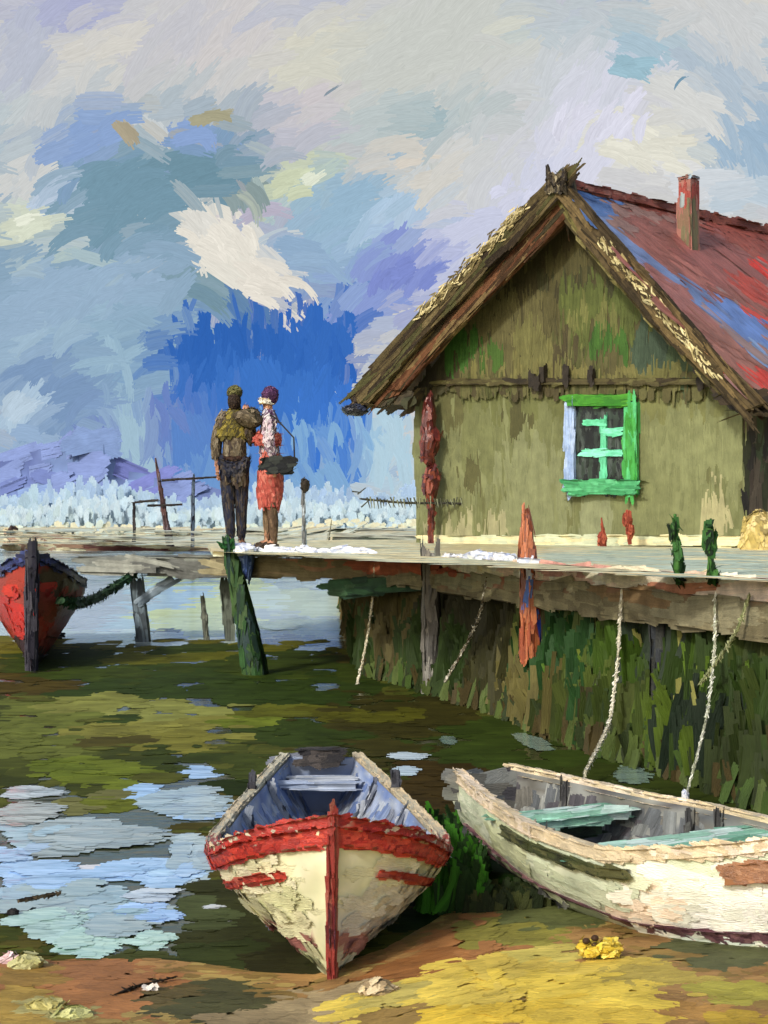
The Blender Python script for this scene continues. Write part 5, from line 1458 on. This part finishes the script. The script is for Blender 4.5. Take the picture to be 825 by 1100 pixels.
person(base_w, SM, "person in purple headscarf and coral skirt facing left with bag", dict(j=J2, e=E, hands=[('wl', 'L', (.1, 0, -1), (-.3, 0, 0), (0, 1, 0)), ('wr', 'R', (-1, -.2, .1), (0, 0, -.4), (0, 1, .2))]), (-1, 0, -.05),
  [("blouse", 'skin', (bl, ed(coatk), 'pelvis'), blouse, .14, .045, (.5, 0, 1)),
   ("skirt", 'mesh', rings([(.0, 0, .47, .15, .16), (.01, 0, .62, .185, .18), (.02, 0, .82, .18, .18), (.02, 0, .98, .145, .16), (.01, 0, 1.06, .13, .145)]), coral, .2, .06, (.4, 0, -1)),
   ("sash", 'mesh', rings([(-.02, 0, 1.15, .19, .215), (-.03, 0, 1.21, .205, .23), (-.02, 0, 1.27, .185, .215)]), coral, .16, .04, (1, 0, .3)),
   ("stocking", 'tube', ([(.04, -.09, .52), (.07, -.09, .3), (.08, -.09, .09)], [.07, .065, .038], 8), pal([(112, 92, 70), (90, 72, 56)], 6, 2), .12, .03, (0, 0, 1)),
   ("stocking", 'tube', ([(-.03, .09, .52), (-.03, .09, .3), (-.03, .09, .09)], [.07, .06, .036], 8), pal([(120, 100, 76), (96, 78, 60)], 6, 2), .12, .03, (0, 0, 1)),
   ("shoe", 'blob', ((.01, -.095, .045), (.12, .045, .045)), pal([(70, 58, 46), (50, 42, 38)], 6, 2), .08, .03, (1, 0, 0)), ("shoe", 'blob', ((-.09, .095, .045), (.12, .045, .045)), pal([(70, 58, 46), (50, 42, 38)], 6, 2), .08, .03, (1, 0, 0)),
   ("headscarf", 'mesh', (lambda B_: (B_[0], B_[1]))(blob((.015, 0, 1.69), (.115, .108, .105))), pal([(84, 50, 84), (66, 40, 66), (110, 76, 110)], 6, 2), .1, .035, (1, 0, .4)),
   ("scarf_band", 'mesh', rings([(-.035, 0, 1.60, .098, .1), (-.03, 0, 1.655, .112, .108)]), pal([(226, 220, 206), (206, 200, 186), (190, 170, 120)], 6, 2), .1, .025, (1, 0, -.2)),
   ("collar", 'mesh', rings([(-.0, 0, 1.4, .15, .17), (-.0, 0, 1.47, .11, .12), (-.01, 0, 1.53, .08, .08)]), pal([(96, 66, 96), (200, 196, 200), (80, 56, 80)], 6, 2), .1, .035, (.6, 0, 1))])
bag = thing("handbag", tuple(base_w + np.array([.12, -.3, .86])), "black shoulder bag hanging by a strap from the headscarfed person", "bag")
p = Paint()
bc = base_w + np.array([.13, -.33, .93]) * SM
V_, F_ = loft([np.array([(bc[0] + sx * w_, bc[1] + sy, bc[2] + z) for sx, sy in ((-1, -.06), (1, -.06), (1, .06), (-1, .06))]) for (z, w_) in ((-.10, .09), (-.07, .15), (.02, .18), (.07, .16))])
p.cover(V_, F_, pal([(36, 40, 38), (50, 54, 50), (28, 30, 32)], 6, 2), .16, .05, 4, (1, 0, .15), .15, B=5, lift=.008)
p.build("pouch", M_CLOTH, bag)
p = Paint()
sh_ = base_w + np.array([.03, -.24, 1.47]) * SM
V_, F_ = tube([bc + np.array([.18, 0, .06]), bc + np.array([.17, .01, .3]), sh_ + np.array([.08, .0, -.06]), sh_], .009, 6)
p.body(V_, F_, (40, 38, 38))
p.build("strap", M_CLOTH, bag)

# ================================================================== SHORE BITS
def gz(px, py):
    Y = H * F / (py - HY)
    for _ in range(5):
        z = max(float(height(np.array([(px - HX) / F * Y]), np.array([Y]))[0]), 0); Y = (H - z) * F / (py - HY)
    return np.array([(px - HX) / F * Y, Y, z])
def stone(px, py, r, cols, label, seed):
    p = Paint()
    V_, F_ = blob(gz(px, py) + np.array([0, 0, r[2] * .5]), r, rough=.18, seed=seed)
    p.cover(V_, F_, pal(cols, 8, 3), .07, .022, 4, (1, 0, .3), .3, B=4, lift=.005)
    return tag(p.build("stone", M_STONE, smooth=True), label, "stone", "stones along the shore")
stone(11, 1036, (.035, .03, .022), [(220, 186, 186), (206, 170, 168), (230, 204, 200)], "small pink stone at the left edge of the shore", 1)
stone(30, 1041, (.055, .05, .035), [(176, 172, 110), (190, 186, 130), (156, 150, 92)], "olive yellow stone right beside the small pink stone", 2)
stone(48, 1084, (.06, .045, .02), [(186, 178, 112), (170, 160, 92)], "flat straw-coloured stone low on the left sand", 3)
stone(80, 1093, (.06, .045, .02), [(160, 162, 96), (180, 180, 120)], "greenish flat stone at the bottom edge of the left sand", 4)
stone(407, 1068, (.06, .05, .03), [(182, 160, 122), (160, 138, 102), (196, 178, 140)], "tan stone just right of the cream boat's bow", 5)
stone(160, 1066, (.012, .012, .01), [(226, 218, 206)], "tiny white pebble on dark wet sand", 6)
fl = thing("yellow_flower", tuple(gz(640, 1030)), "yellow flower clump with dark brown centre beside the sage boat", "flower")
p = Paint()
c0 = gz(638, 1032)
for k in range(9):
    a_ = k * .7
    V_, F_ = blob(c0 + np.array([.045 * math.cos(a_) + .02, .03 * math.sin(a_), .045 + .012 * math.sin(a_ * 3)]), (.03, .024, .014), 8, 6)
    p.cover(V_, F_, pal([(226, 200, 74), (236, 214, 100), (206, 176, 56)], 8, 2), .05, .018, 4, (1, 0, .3), .4, B=4, lift=.003)
p.build("petals", M_GRASS, fl, smooth=True)
p = Paint()
for (dx, dz_) in ((-.03, .075), (.0, .085), (.0, .06)):
    V_, F_ = blob(c0 + np.array([dx, -.025, dz_]), (.014, .01, .011), 8, 6)
    p.body(V_, F_, (60, 42, 28))
p.build("centre", M_GRASS, fl)
p = Paint()
V_, F_ = tube([c0 + np.array([.02, 0, 0]), c0 + np.array([.02, 0, .045])], .012, 6)
p.body(V_, F_, (70, 80, 40))
p.build("stalk", M_GRASS, fl)
# float line at the left edge, twig on the sand
fk = thing("float_line", tuple(ground(15, 984)), "black float with a short knotted line on the shallow water", "float")
p = Paint()
V_, F_ = blob(ground(14, 984) + np.array([0, 0, .015]), (.022, .02, .016), rough=.1)
p.cover(V_, F_, pal([(28, 26, 28), (44, 42, 40)], 8, 2), .03, .012, 3, (1, 0, 0), .2, B=3, lift=.003)
p.build("float", M_WOOD, fk, smooth=True)
p = Paint()
V_, F_ = tube([ground(20, 983) + np.array([0, 0, .06]), ground(40, 979) + np.array([0, 0, .06]), ground(64, 974) + np.array([0, 0, .06])], [.006, .007, .004], 6)
p.cover(V_, F_, pal([(60, 50, 40), (90, 76, 56)], 8, 2), .03, .01, 3, (1, .3, 0), .5, B=3, lift=.003)
p.build("line", M_ROPE, fk)
p = Paint()
V_, F_ = tube([gz(122, 1072) + np.array([0, 0, .01]), gz(136, 1068) + np.array([0, 0, .015]), gz(150, 1062) + np.array([0, 0, .012]), gz(186, 1056) + np.array([0, 0, .02])], [.002, .006, .004, .0015], 6)
p.cover(V_, F_, pal([(36, 32, 26), (56, 48, 36)], 8, 2), .04, .006, 3, (1, .2, 0), .1, B=3, lift=.002)
tag(p.build("twig", M_WOOD), "dark twig lying across the wet sand left of the cream boat", "twig")
